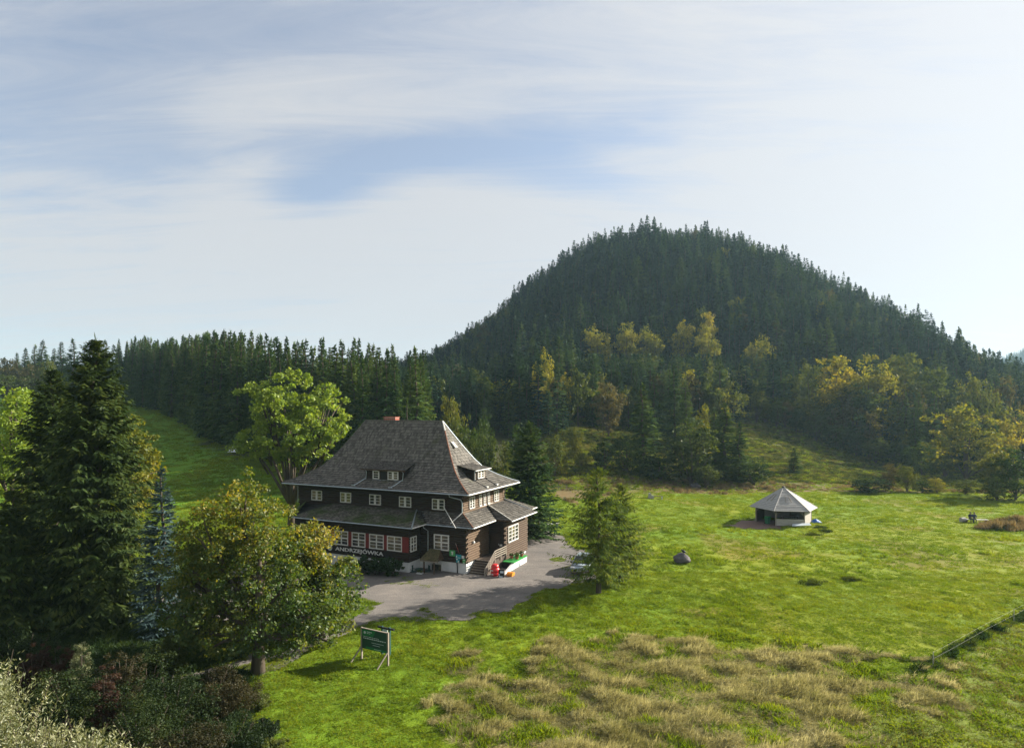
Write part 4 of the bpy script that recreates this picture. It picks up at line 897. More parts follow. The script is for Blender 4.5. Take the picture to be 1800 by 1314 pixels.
weeds('slope_weeds', 26000, 0, 150, 112, 230, lambda x, y: (x/y > .05) & (y > np.interp(x, [0, 18, 40, 115], [112, 124, 134, 134])) & (vn(x, y, 7, 91) > .12) & (terrain(x, y) < 14), 514, TW, .8, 1.7, lambda x, y: .3+.7*vn(x, y, 5, 92))
def ringpts(px0, px1, py0, py1): return [flat(px0, py0), flat(px1, py0), flat(px1, py1), flat(px0, py1)]
clump_poly = [flat(*p) for p in [(1708, 934), (1735, 924), (1770, 917), (1900, 914), (1900, 934), (1780, 938)]]
sow('reed_clump', field(9000, 60, 100, 78, 98, lambda x, y: inpoly(x+1.2*(vn(x, y, 1.5, 87)-.5), y+1.5*(vn(x, y, 1.5, 88)-.5), clump_poly), 507), TR+[TW0[0], TG[0]], .5, 1.25, lambda x, y: .35+1.3*vn(x, y, 1.6, 89)**1.5)
# tall grass along the bank under the wire fence
a0 = Vector(flat(1600, 1196)); a1 = Vector(flat(2050, 955))
g = np.random.default_rng(508); tt = g.uniform(0, 1, 900); xx = a0.x+(a1.x-a0.x)*tt+g.normal(0, .25, 900); yy = a0.y+(a1.y-a0.y)*tt+g.normal(0, .25, 900)
sow('bank_grass', (xx, yy, terrain(xx, yy), g), [TG[0], TG[1], TG[2], TW0[0]], .45, .85, lambda x, y: .6+1.2*vn(x, y, 1.2, 90))
for i, (px, py) in enumerate([(1430, 1026), (1496, 1020), (1440, 928), (1452, 934), (1428, 940), (1240, 852)][:5]):
    x, y, z = at(px, py); g = np.random.default_rng(600+i); n = 26
    v = np.stack([x+g.normal(0, .45, n), y+g.normal(0, .3, n), np.full(n, z)], -1)
    lb = ['olive rush tussock in the open field, left of a similar one', 'olive rush tussock in the open field below the pavilion, the right one', 'olive weed heap nearest the corner of the pavilion',
          'olive weed heap in the grass right of the pavilion wall', 'low olive tussock in front of the pavilion'][i]
    t = TG[0]; vv = []; base = np.empty(len(t.data.vertices)*3); t.data.vertices.foreach_get('co', base); base = base.reshape(-1, 3)
    for p in v: vv.append(base*np.array([.8, .8, g.uniform(1.6, 3.4)])+(p-np.array([x, y, z])))
    vv = np.concatenate(vv); o = link('grass_tussock', npmesh('grass_tussock', vv, np.arange(len(vv)).reshape(-1, 5), M['leaf_olive']), None, (x, y, z)); tag(o, lb, 'tussock')
# ------------------------------------------------------------------ the mountain house (local: x along the front to the right, y into the depth)
HOUSE = thing('mountain_house', 'dark timber mountain house with white plinth and big grey shingled hipped roof', 'house', (HG[0], HG[1], 0), HR)
prof_s = [0, .12, .27, .40, .5, .62, .77, 1.0]; prof_z = [0, .30, .80, 1.33, 1.9, 2.88, 4.4, 6.9]
def prof(s_): return 8.3+float(np.interp(s_, prof_s, prof_z))
XL, XR, YF, YB = -23.4, .5, -.6, 11.4; RL, RR_, RY = -16.5, -6.0, 5.4
def roof_pt(which, s_):
    xl = XL+(RL-XL)*s_; xr = XR+(RR_-XR)*s_; yf = YF+(RY-YF)*s_; yb = YB+(RY-YB)*s_; z = prof(s_)
    a, b, c_, d = (xl, yf, z), (xr, yf, z), (xr, yb, z), (xl, yb, z)
    return {'f': (a, b), 'r': (b, c_), 'b': (c_, d), 'l': (d, a)}[which]
def quadface(lA, lB, uB, uA):
    lA, lB, uB, uA = map(Vector, (lA, lB, uB, uA))
    return lambda s_: (lA.lerp(uA, s_), lB.lerp(uB, s_))
def shingle(ab, parent, m, srows, wmin=.15, wmax=.26, lift=.075, skip=None, seed=1, name='shingles', smax=1.0):
    """rows of separate wooden shingles over a roof face given by ab(s) -> left and right end"""
    q = random.Random(seed); mb = MB(); n = 200
    mids = [(Vector(ab(i/n*smax)[0])+Vector(ab(i/n*smax)[1]))/2 for i in range(n+1)]
    P0, P1 = map(Vector, ab(0)); e = (P1-P0).normalized()
    perp = [p-e*p.dot(e) for p in mids]; cum = [0]
    for i in range(n): cum.append(cum[-1]+(perp[i+1]-perp[i]).length)
    rows = max(1, int(round(cum[-1]/srows)))
    for r in range(rows):
        s0 = float(np.interp(cum[-1]*r/rows, cum, np.arange(n+1)/n))*smax; s1 = float(np.interp(cum[-1]*min(rows, r+1.12)/rows, cum, np.arange(n+1)/n))*smax
        A, B = map(Vector, ab(s0)); A1, B1 = map(Vector, ab(s1))
        a0, b0, a1, b1 = A.dot(e), B.dot(e), A1.dot(e), B1.dot(e); base = A-e*a0; base1 = A1-e*a1
        up = (base1-base); up = up.normalized() if up.length > 1e-6 else Vector((0, 0, 1)); nrm = e.cross(up)
        if nrm.z < 0: nrm = -nrm
        t = a0-q.uniform(0, .15)
        while t < b0:
            w_ = q.uniform(wmin, wmax); l0, r0 = max(t, a0), min(t+w_-.008, b0); l1, r1 = min(max(l0, a1), b1), min(max(r0, a1), b1)
            if r0-l0 > .02 and not (skip and skip((base+e*(l0+r0)/2), s0)):
                lf = lift*q.uniform(.6, 1.25); dr = up*q.uniform(-.03, .03)
                p = [base+e*l0+nrm*lf+dr, base+e*r0+nrm*lf+dr, base1+e*r1+nrm*.012, base1+e*l1+nrm*.012, base+e*l0-nrm*.01+dr, base+e*r0-nrm*.01+dr]
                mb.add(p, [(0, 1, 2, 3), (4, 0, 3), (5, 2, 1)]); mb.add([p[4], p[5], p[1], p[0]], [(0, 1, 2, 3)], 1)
            t += w_
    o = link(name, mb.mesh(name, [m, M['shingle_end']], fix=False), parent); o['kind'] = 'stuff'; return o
def strips(ab, n=12, dz=-.02, th=.10, smax=1.0):
    mb = MB(); vs = []
    for i in range(n+1):
        a, b = ab(i/n*smax); vs += [(a[0], a[1], a[2]+dz), (b[0], b[1], b[2]+dz)]
    mb.add(vs, [(2*i, 2*i+1, 2*i+3, 2*i+2) for i in range(n)]); return mb
# --- bodies
def wallbox(name, x0, x1, y0, y1, z0, z1, m='core'): return MB().box(x0, x1, y0, y1, z0, z1).obj(name, M[m], HOUSE)
upper = wallbox('upper_wall', -22.2, -.9, .8, 10.2, 5.4, 8.55)
ground_wall = wallbox('ground_floor_wall', -22.2, 0, 0, 10.8, 1.4, 5.25)
bay_wall = wallbox('bay_wall', -18.6, -5.4, -2.0, -.02, 1.4, 5.05)
block_wall = wallbox('porch_room_wall', .02, 1.8, 4.8, 10.6, .75, 5.05)
wallbox('plinth', -22.1, -.06, .06, 10.7, -.3, 1.399, 'plaster')
wallbox('bay_plinth', -18.5, -5.46, -1.94, .0, -.3, 1.398, 'plaster')
wallbox('porch_room_plinth', .0, 1.74, 4.9, 10.5, -.3, .749, 'plaster')
wallbox('porch_landing', .0, 2.0, 2.0, 4.8, -.2, 1.45, 'stepm')
# --- logs: each its own piece
def logs(par, axis, c_, a0, a1, z0, z1, m, out, lh=.235, ends=(0, 0), seed=0):
    """out: +1/-1 direction the wall faces; ends: how far log ends run past the corner, on alternate courses"""
    q = random.Random(seed); n = int(round((z1-z0)/lh)); lh = (z1-z0)/n
    for i in range(n):
        za = z0+i*lh+.012; zb = z0+(i+1)*lh-.012; d = .075+q.uniform(-.012, .012); t = (zb-za)
        pr = [(0, za), (out*d*.75, za+.02), (out*d, za+t*.3), (out*d, za+t*.7), (out*d*.75, zb-.02), (0, zb)]
        s0 = a0-(ends[0] if i % 2 == 0 else ends[0]*.35); s1 = a1+(ends[1] if i % 2 == 0 else ends[1]*.35)
        mb = MB()
        if axis == 'x': mb.prism([(c_+u, v) for u, v in pr], 'x', s0, s1)
        else: mb.prism([(c_+u, v) for u, v in pr], 'y', s0, s1)
        mb.obj('log', M[m], par)
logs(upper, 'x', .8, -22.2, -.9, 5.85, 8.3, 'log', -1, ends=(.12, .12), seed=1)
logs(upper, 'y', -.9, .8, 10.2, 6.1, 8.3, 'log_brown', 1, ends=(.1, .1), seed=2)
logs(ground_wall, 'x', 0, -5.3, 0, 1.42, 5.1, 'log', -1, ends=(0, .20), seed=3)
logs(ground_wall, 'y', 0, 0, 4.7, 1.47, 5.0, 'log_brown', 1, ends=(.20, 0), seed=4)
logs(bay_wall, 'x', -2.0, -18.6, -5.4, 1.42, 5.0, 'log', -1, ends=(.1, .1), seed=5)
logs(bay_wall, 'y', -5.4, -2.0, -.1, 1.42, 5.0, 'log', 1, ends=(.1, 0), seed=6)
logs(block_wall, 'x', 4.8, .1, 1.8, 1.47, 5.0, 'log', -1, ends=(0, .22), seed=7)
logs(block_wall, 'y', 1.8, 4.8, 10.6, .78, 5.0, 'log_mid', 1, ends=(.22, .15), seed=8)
# --- main roof
MAIN = strips(lambda s_: roof_pt('f', s_))
for k in 'rbl':
    b = strips(lambda s_: roof_pt(k, s_)); o_ = len(MAIN.v); MAIN.v += b.v; MAIN.f += [tuple(i+o_ for i in f_) for f_ in b.f]; MAIN.m += b.m
MAIN.box(XL+.05, XR-.05, YF+.05, YB-.05, 8.16, 8.24)
roof = MAIN.obj('roof', M['roofbase'], HOUSE)
dorm_x = (-12.95, -8.15)
def skipf(p, s_): return dorm_x[0] < p.x < dorm_x[1] and .245 < s_ < .47
def skipr(p, s_): return 3.5 < p.y < 6.6 and .25 < s_ < .46
shingle(lambda s_: roof_pt('f', s_), roof, M['shingle'], .36, seed=11, skip=skipf)
shingle(lambda s_: roof_pt('r', s_), roof, M['shingle'], .36, seed=12, skip=skipr)
shingle(lambda s_: roof_pt('l', s_), roof, M['shingle'], .40, seed=13)
def eave_trim(pts, parent, m='metal', r=.075):
    MB().tube(pts, r, 7).obj('gutter', M[m], parent)
eave_trim([(XL-.05, YF-.06, 8.22), (XR+.05, YF-.06, 8.22)], roof)
eave_trim([(XR+.06, YF, 8.22), (XR+.06, YB, 8.22)], roof, 'white')
eave_trim([(XL-.06, YF, 8.22), (XL-.06, YB, 8.22)], roof)
fb = MB(); fb.box(XL, XR, YF-.012, YF+.03, 8.14, 8.33); fb.box(XR-.03, XR+.012, YF, YB, 8.14, 8.33); fb.obj('fascia', M['wood_dark'], roof)
def hip(which, m, parent, name, r=.075, frm=0.0):
    pts = []
    for i in range(15):
        s_ = frm+(1-frm)*i/14; a, b = roof_pt('f', s_); p = b if which == 'r' else a; pts.append((p[0], p[1], p[2]+.06))
    MB().tube(pts, r, 6).obj(name, M[m], parent)
hip('r', 'rust', roof, 'hip_cap'); hip('l', 'shingle', roof, 'hip_cap')
p_ = [roof_pt('b', s_/10)[0] for s_ in range(11)]; MB().tube([(a[0], a[1], a[2]+.06) for a in p_], .07, 6).obj('hip_cap', M['metal'], roof)
MB().tube([(RL, RY, 15.24), (RR_, RY, 15.24)], .10, 6).obj('ridge_cap', M['shingle'], roof)
MB().tube([(RR_, RY, 15.27), (RR_+.65, RY-.6, 14.25)], .085, 6).obj('ridge_flashing', M['white'], roof)
# chimney on the ridge
ch = MB().box(-14.0, -12.4, 5.5, 6.3, 14.4, 15.62).obj('chimney', M['mortar'], roof)
q = random.Random(5)
bv = MB()
for r in range(12):
    z0 = 14.62+r*.078
    for sx in range(6): bv.box(-14.0+sx*.266+(.06 if r % 2 else 0), -14.0+sx*.266+.25+(.0 if r % 2 else 0), 5.478, 5.51, z0, z0+.066)
    for sy in range(4): bv.box(-12.41, -12.378, 5.5+sy*.2, 5.5+sy*.2+.188, z0, z0+.066)
b_ = bv.obj('brickwork', M['brick'], roof); b_['kind'] = 'stuff'
MB().box(-14.06, -12.34, 5.44, 6.36, 15.63, 15.69).obj('chimney_cap', M['brick'], roof)
# --- windows
def window(name, axis, c_, a, b, z0, z1, out, cols=2, rows=3, fw=.085, mw=.04, mull=.09, parent=None, splits=None, vis='white'):
    """frame, mullions and bars as one mesh with its panes behind; the unit stands proud of the logs"""
    mb = MB(); pm = MB()
    def bx(m_, u0, u1, w0, w1, d0, d1):
        lo, hi = sorted((c_+out*d0, c_+out*d1))
        if axis == 'x': m_.box(u0, u1, lo, hi, w0, w1)
        else: m_.box(lo, hi, u0, u1, w0, w1)
    D = .17
    bx(mb, a, b, z1-fw, z1, 0, D); bx(mb, a, b, z0, z0+fw, 0, D+.015); bx(mb, a, a+fw, z0+fw, z1-fw, 0, D-.004); bx(mb, b-fw, b, z0+fw, z1-fw, 0, D-.004)
    iw = (b-a-2*fw); ih = z1-z0-2*fw
    for k in range(1, cols):
        xc = a+fw+iw*k/cols; bx(mb, xc-mull/2, xc+mull/2, z0+fw, z1-fw, 0, D-.008)
    for k in range(cols):
        l_ = a+fw+iw*k/cols+(mull/2 if k else 0); r_ = a+fw+iw*(k+1)/cols-(mull/2 if k < cols-1 else 0)
        zs = splits if splits else [(z0+fw+ih*j/rows, mw) for j in range(1, rows)]
        for zc, w_ in zs: bx(mb, l_, r_, zc-w_/2, zc+w_/2, .05, D-.02)
    bx(pm, a+fw, b-fw, z0+fw, z1-fw, .02, .115)
    o = mb.obj(name, M[vis], parent or HOUSE); pm.obj('pane', M['glass'], o); return o
for xc in (-19.6, -15.5, -11.55, -7.7, -3.65): window('window', 'x', .8, xc-.74, xc+.74, 6.36, 7.46, -1, mull=.24)
for ya, yb in ((2.0, 3.1), (4.15, 4.6), (5.1, 5.55), (6.05, 6.5), (7.6, 8.7)): window('window', 'y', -.9, ya, yb, 6.42, 7.62, 1, 2 if yb-ya > .6 else 1, 4, mull=.12)
bw = [(-18.5, -17.15), (-16.85, -15.05), (-14.6, -12.82), (-12.36, -10.6), (-10.13, -8.32), (-7.92, -6.12)]
def bsplit(z0, z1):
    m_ = z0+.085+(z1-z0-.17)*.5; q_ = (m_-z0-.085)/2
    return [(m_, .12), (z0+.085+q_, .035), (m_+.06+q_*.9, .035)]
for a, b in bw: window('window', 'x', -2.0, a, b, 2.42, 3.9, -1, 2, 2, .10, .04, .12, splits=bsplit(2.42, 3.9))
for (a, b), (c2_, d) in zip(bw[:-1], bw[1:]): MB().box(b+.01, c2_-.01, -2.15, -2.0, 2.42, 3.9).obj('red_panel', M['red'], HOUSE)
MB().box(-6.11, -5.36, -2.15, -2.0, 2.40, 3.92).obj('red_panel', M['red'], HOUSE)
window('window', 'y', -5.4, -1.88, -.85, 2.42, 3.9, 1, 2, 2, .10, .04, .12, splits=bsplit(2.42, 3.9))
window('window', 'x', 0, -3.67, -1.93, 2.50, 4.06, -1, 2, 2, .11, .04, .14, splits=bsplit(2.50, 4.06))
window('window', 'y', 1.8, 5.5, 8.0, 2.55, 4.25, 1, 3, 4, .10, .05, .12)
window('cellar_window', 'x', .06, -4.05, -2.75, .25, 1.12, -1, 1, 1, .09)
MB().box(-8.4, -7.2, -1.99, -1.9, .35, 1.05).obj('cellar_grille', M['black'], HOUSE)
# --- lower roofs
ZE, ZT = 5.1, 6.12
lower = MB()
faces = {
 'bay': quadface((-19.6, -3.1, ZE), (-4.3, -3.1, ZE), (-6.3, .8, ZT), (-17.5, .8, ZT)),
 'bay_side': quadface((-4.3, -3.1, ZE), (-4.3, -.6, ZE), (-5.9, .79, ZT-.02), (-6.3, .8, ZT)),
 'front': quadface((-4.32, -.6, ZE), (1.05, -.6, ZE), (-.9, .8, ZT), (-5.9, .8, ZT)),
 'side': quadface((1.05, -.6, ZE), (1.05, 4.45, ZE), (-.9, 6.2, ZT+.1), (-.9, .8, ZT)),
 'porch_front': quadface((1.05, 4.40, ZE+.01), (2.8, 4.40, ZE+.01), (-.88, 6.25, ZT+.12), (-.9, 6.2, ZT+.1)),
 'porch': quadface((2.8, 4.4, ZE), (2.8, 11.0, ZE), (-.9, 10.2, ZT+.2), (-.9, 6.2, ZT+.12)),
 'rear': quadface((2.1, 11.1, ZE+.1), (1.9, 13.2, ZE+.1), (-.9, 11.2, ZT+.2), (-.9, 10.2, ZT+.2)),
 'left': quadface((-23.6, 2.0, ZE), (-19.6, -3.1, ZE), (-17.5, .8, ZT), (-22.2, 2.0, ZT)),
}
for k, ab in faces.items():
    b = strips(ab, 3, -.015); o_ = len(lower.v); lower.v += b.v; lower.f += [tuple(i+o_ for i in f_) for f_ in b.f]; lower.m += b.m
lower.add([(-19.5, -3.0, 5.03), (-4.4, -3.0, 5.03), (-4.4, -.55, 5.03), (.95, -.55, 5.03), (.95, 4.5, 5.03), (2.7, 4.5, 5.03), (2.7, 10.9, 5.03), (-19.5, 10.9, 5.03)], [tuple(range(8))])
lroof = lower.obj('lower_roof', M['roofbase'], HOUSE)
for i, (k, ab) in enumerate(faces.items()): shingle(ab, lroof, M['shingle_low'] if k in ('bay', 'bay_side', 'left') else M['shingle'], .30, seed=30+i)
for pts, m_ in [([(-19.6, -3.16, 5.04), (-4.25, -3.16, 5.04)], 'metal'), ([(-4.24, -3.1, 5.06), (-4.24, -.7, 5.06)], 'white'), ([(-4.3, -.66, 5.04), (1.1, -.66, 5.04)], 'metal'),
                ([(1.11, -.6, 5.05), (1.11, 4.4, 5.05)], 'white'), ([(2.86, 4.4, 5.05), (2.86, 11, 5.05)], 'white'), ([(1.1, 4.34, 5.07), (2.8, 4.34, 5.07)], 'wood_dark'), ([(2.0, 11.1, 5.2), (1.95, 13.2, 5.2)], 'white')]:
    eave_trim(pts, lroof, m_, .065)
MB().tube([(-4.3, -3.1, 5.16), (-6.3, .75, 6.2)], .07, 6).obj('hip_cap', M['metal'], lroof)
MB().tube([(1.05, -.6, 5.16), (-.9, .8, 6.2)], .06, 6).obj('hip_cap', M['rust'], lroof)
MB().tube([(2.8, 4.42, 5.17), (-.85, 6.2, 6.33)], .05, 6).obj('hip_cap', M['white'], lroof)
MB().tube([(-.88, .75, 6.2), (-.88, 10.2, 6.42)], .05, 5).obj('wall_flashing', M['white'], lroof)
MB().tube([(-.9, 10.2, 6.4), (2.1, 11.1, 5.3)], .05, 5).obj('hip_cap', M['metal'], lroof)
# --- dormers
def dormer(axis):
    if axis == 'f':
        x0, x1 = dorm_x; yf = .95; zb = 9.02; zt = 10.12
        face = MB().box(x0, x1, yf, 3.6, zb-.05, zt).obj('dormer', M['core'], HOUSE)
        logs(face, 'x', yf, x0, x1, zb, zt, 'log', -1, .18, seed=60)
        shingle(quadface((x0-.45, yf-.35, zt+.02), (x1+.5, yf-.35, zt+.02), (x1+.2, 3.2, zt+.75), (x0-.15, 3.2, zt+.75)), face, M['shingle'], .3, seed=61)
        MB().box(x0-.45, x1+.5, yf-.36, yf-.32, zt-.1, zt+.03).obj('fascia', M['wood_dark'], face)
        MB().add([(x0-.45, yf-.34, zt-.02), (x1+.5, yf-.34, zt-.02), (x1+.2, 3.2, zt+.72), (x0-.15, 3.2, zt+.72)], [(0, 1, 2, 3)]).obj('dormer_roof', M['roofbase'], face)
        window('window', 'x', yf-.06, -11.9, -11.1, zb+.1, zb+.98, -1, 1, 3, .08, parent=face); window('window', 'x', yf-.06, -9.95, -8.65, zb+.1, zb+.98, -1, 2, 3, .08, mull=.2, parent=face)
        MB().box(-10.95, -10.3, yf-.09, yf-.05, zb+.1, zb+.98).obj('shutter', M['black'], face)
        for xa, xb in ((x0-.05, x0-.6), (x1-.1, x1-.62)):
            pts = [(xa+(xb-xa)*t, YF+6*(.25*(1-t)+.03*t), prof(.25*(1-t)+.03*t)+.07) for t in np.linspace(0, 1, 6)]
            MB().tube(pts, .055, 6).obj('gutter', M['metal'], face)
            MB().box(xb-.25, xb+.25, pts[-1][1]-.07, pts[-1][1]+.05, pts[-1][2]-.03, pts[-1][2]+.05).obj('gutter_foot', M['metal'], face)
        for xa in (x0+.06, x1+.02): MB().tube([(xa, yf-.3, zt-.02), (xa+.1, yf-.12, zt-.25), (xa, yf-.12, zb)], .045, 6).obj('downpipe', M['metal'], face)
        MB().tube([(x0, yf-.14, zb-.03), (x1, yf-.14, zb-.03)], .05, 6).obj('sill_flashing', M['metal'], face)
    else:
        y0, y1 = 3.8, 6.3; xf = XR-6.5*.27; zb = 9.15; zt = 10.2
        face = MB().box(-4.2, xf, y0, y1, zb-.05, zt).obj('dormer', M['core'], HOUSE)
        logs(face, 'y', xf, y0, y1, zb, zt, 'log_brown', 1, .18, seed=62)
        shingle(quadface((xf+.45, y0-.5, zt), (xf+.45, y1+.55, zt), (-4.0, y1+.3, zt+.62), (-4.0, y0-.3, zt+.62)), face, M['shingle'], .3, seed=63)
        MB().add([(xf+.44, y0-.5, zt-.03), (xf+.44, y1+.55, zt-.03), (-4.0, y1+.3, zt+.6), (-4.0, y0-.3, zt+.6)], [(0, 1, 2, 3)]).obj('dormer_roof', M['roofbase'], face)
        MB().tube([(xf+.48, y0-.5, zt-.03), (xf+.48, y1+.55, zt-.03)], .05, 6).obj('gutter', M['white'], face)
        window('window', 'y', xf+.06, 4.35, 5.75, zb+.1, zb+.95, 1, 2, 3, .09, mull=.2, parent=face)
        MB().tube([(xf+.1, y0+.02, zt-.05), (xf+.12, y0, zb)], .05, 6).obj('downpipe', M['metal'], face)
        for ya, yb in ((y0, y0+.1), (y1, y1-.1)):
            ss = np.linspace(.26, .04, 6); pts = [(XR-6.5*s_, ya+(yb-ya)*i/5, prof(s_)+.07) for i, s_ in enumerate(ss)]
            MB().tube(pts, .05, 6).obj('gutter', M['black'], face); MB().box(pts[-1][0]-.1, pts[-1][0]+.12, yb-.12, yb+.12, pts[-1][2]-.03, pts[-1][2]+.13).obj('gutter_foot', M['white'], face)
dormer('f'); dormer('r')
s_ = .74; a, b = roof_pt('r', s_); sk = MB(); sk.prism([(a[0]+.25, prof(s_)-.02), (a[0]-.3, prof(s_)+.56), (a[0]-.22, prof(s_)+.66), (a[0]+.35, prof(s_)+.06)], 'y', 4.75, 5.15); sk.obj('skylight', M['white'], HOUSE)
# --- gutters' downpipes
for pts in ([(-1.6, -.66, 8.2), (-1.6, -.6, 7.95), (-1.0, .55, 7.55), (-.85, .62, 7.3), (-.85, .62, 6.25)], [(-4.6, -.66, 5.02), (-4.6, -.6, 4.7), (-4.35, -.16, 4.3), (-4.35, -.16, 2.0)], [(.45, 10.6, 8.15), (-.6, 10.0, 7.6), (-.75, 10.2, 6.4)],
            [(-1.0, -.14, 1.5), (-1.0, -.06, .9), (-1.0, -.03, 0)], [(-22.25, -.6, 8.15), (-22.3, .6, 7.8), (-22.3, .6, 6.0)]):
    MB().tube(pts, .055, 7).obj('downpipe', M['metal'] if pts[0][2] > 2 else M['black'], HOUSE)
MB().tube([(-.85, .62, 6.25), (-1.55, -.45, 5.3)], .05, 6).obj('downpipe', M['white'], HOUSE)
MB().tube([(-3.0, .60, 6.75), (-.55, -1.15, 5.05)], .045, 6).obj('flag_pole', M['white'], HOUSE)
# --- stairs, railing
for i in range(8):
    st_o = MB().box(.05, 2.0, -.12+i*.265, 2.02, i*.18, (i+1)*.18).obj('step', M['stepm'], HOUSE)
    MB().box(.05, 2.0, -.15+i*.265, -.121+i*.265+.08, (i+1)*.18+.001, (i+1)*.18+.03).obj('nosing', M['wood'], st_o)
rl = MB()
for k in range(4):
    dzz = .25+k*.22; rl.bar((2.06, -.1, .15+dzz), (2.06, 2.05, 1.5+dzz), .05, .09); rl.bar((2.06, 2.05, 1.5+dzz), (2.06, 4.75, 1.5+dzz), .05, .09)
for y_, z_ in ((-.1, .1), (1.0, .75), (2.05, 1.4), (3.4, 1.4), (4.7, 1.4)): rl.bar((2.06, y_, z_-.1), (2.06, y_, z_+1.0), .09)
rl.obj('railing', M['wood'], HOUSE)
MB().box(.35, 1.35, 4.66, 4.70, 1.5, 3.6).obj('door', M['door'], HOUSE)
dr = bpy.data.objects['door'] if 'door' in bpy.data.objects else None
MB().box(1.2, 1.28, 4.60, 4.66, 2.45, 2.6).obj('handle', M['metal'], dr)
MB().box(1.38, 1.62, 4.55, 4.70, 2.35, 2.55).obj('letterbox', M['white'], HOUSE)
# --- basement ramp with planted green edged slab
MB().box(2.2, 3.45, 3.6, 7.0, 1.0, 1.10).obj('canopy_slab', M['green'], HOUSE)
par = MB(); par.prism([(3.62, 0), (7.0, 0), (7.0, 1.0), (3.62, 1.0)], 'x', 3.2, 3.4)
par.prism([(1.3, -.1), (3.6, -.1), (3.6, .98), (1.3, .38)], 'x', 3.18, 3.42); par.obj('ramp_parapet', M['plaster'], HOUSE)
MB().box(2.15, 3.2, 3.7, 3.75, 0, .98).obj('opening_dark_sheet', M['black'], HOUSE)  # black sheet put in for the darkness of the opening under the slab
MB().box(3.402, 3.42, 4.9, 5.3, .35, .75).obj('parapet_vent', M['metal'], HOUSE)
# --- big name on the bay
MB().box(-15.7, -7.3, -2.115, -2.085, 1.62, 2.26).obj('name_board', M['core'], HOUSE)
def lettering(txt, w_, h_, parent, m, loc, rot, name='lettering', depth=.02, bold=.012):
    cu_ = bpy.data.curves.new(name, 'FONT'); cu_.body = txt; cu_.size = 1; cu_.extrude = depth; cu_.offset = bold; cu_.align_x = 'CENTER'; cu_.align_y = 'CENTER'; cu_.resolution_u = 2
    o = bpy.data.objects.new(name, cu_); COL.objects.link(o); bpy.context.view_layer.update()
    me = bpy.data.meshes.new_from_object(o.evaluated_get(bpy.context.evaluated_depsgraph_get())); bpy.data.objects.remove(o)
    co = np.empty(len(me.vertices)*3, np.float32); me.vertices.foreach_get('co', co); co = co.reshape(-1, 3)
    lo, hi = co.min(0), co.max(0); co[:, 0] = (co[:, 0]-(lo[0]+hi[0])/2)*w_/(hi[0]-lo[0]); co[:, 1] = (co[:, 1]-(lo[1]+hi[1])/2)*h_/(hi[1]-lo[1])
    me.vertices.foreach_set('co', co.ravel()); me.materials.clear(); me.materials.append(m); me.update()
    o = link(name, me, parent, loc); o.rotation_euler = rot; return o
lettering('ANDRZEJÓWKA', 6.15, .60, HOUSE, M['white'], (-11.45, -2.135, 1.98), (R(90), 0, 0), bold=.02)
em = MB(); em.lathe([(.30, -.02), (.30, .02)], 20); em.lathe([(.22, .021), (.22, .03)], 20, m=1); em.bar((-.16, -.1, .04), (.0, .14, .04), .05); em.bar((.0, .14, .04), (.16, -.1, .04), .05)
o = em.obj('round_emblem', [M['white'], M['teal']], HOUSE, (-15.25, -2.13, 2.02)); o.rotation_euler = (R(90), 0, 0)
# animal skull like white ornament and lamp on the side wall
MB().lathe([(.02, -.15), (.12, -.1), (.16, .0), (.1, .14), (.02, .18)], 10, (.16, 1.15, 3.3)).obj('wall_lamp', M['white'], HOUSE)
# ------------------------------------------------------------------ things round the house (placed in the house's own axes)
def hw(u, v, z=0.0): return (HG[0]+u*math.cos(HR)-v*math.sin(HR), HG[1]+u*math.sin(HR)+v*math.cos(HR), z)
# wall signs hang on the logs
def wall_sign(label, u0, u1, z0, z1, m, marks, cat='sign'):
    t = thing('wall_sign', label, cat, hw((u0+u1)/2, -.14, (z0+z1)/2), HR); w_, h_ = u1-u0, z1-z0
    MB().box(-w_/2, w_/2, -.02, .05, -h_/2, h_/2).obj('panel', M[m], t)
    mb = MB()
    for (a, b, c_, d) in marks: mb.box(a*w_, b*w_, -.026, -.0205, c_*h_, d*h_)
    mb.obj('print', M['white'], t); return t
wall_sign('square green sign with a pale figure beside the ground floor window', -1.84, -1.22, 2.05, 2.62, 'sgreen', [(-.1, .1, -.3, .1), (-.2, .2, .15, .3), (.05, .2, -.1, .02)])
wall_sign('wide teal sign below the little flag near the log corner', -1.14, -.52, 1.86, 2.26, 'teal', [(-.42, -.25, -.2, .2), (-.12, .35, -.3, -.2)])
wall_sign('small white square notice at the right of the wide teal sign', -.46, -.2, 1.92, 2.2, 'white', [(-.3, .3, -.1, .1)])
wall_sign('upright teal sign low on the dark wall above the plinth', -1.1, -.72, 1.46, 1.94, 'teal', [(-.4, -.05, .05, .35), (.05, .4, -.35, -.1), (-.4, .4, -.47, -.42)])
wall_sign('small upright green sign at the foot of the log corner', -.36, -.06, 1.44, 1.90, 'sgreen', [(-.4, .4, .2, .3), (-.3, .3, -.4, -.25)])
t = thing('wall_flag', 'small red and white pennant on a tilted staff above the teal sign', 'flag', hw(-.95, -.1, 2.4), HR)
MB().tube([(.2, 0, .0), (-.05, -.35, 1.05)], .018, 6).obj('staff', M['wood'], t)
q = MB(); q.add([(.0, -.3, .95), (.19, -.06, .12), (.26, -.2, .10), (.12, -.33, .6)], [(0, 1, 2, 3)]); q.add([(.0, -.31, .96), (.19, -.07, .13), (.26, -.21, .11), (.12, -.34, .61)], [(3, 2, 1, 0)])
q.add([(-.05, -.35, 1.05), (.0, -.305, .95), (.12, -.335, .6), (.07, -.37, .85)], [(0, 1, 2, 3)], 1)
q.obj('cloth', [M['redplastic'], M['white']], t)
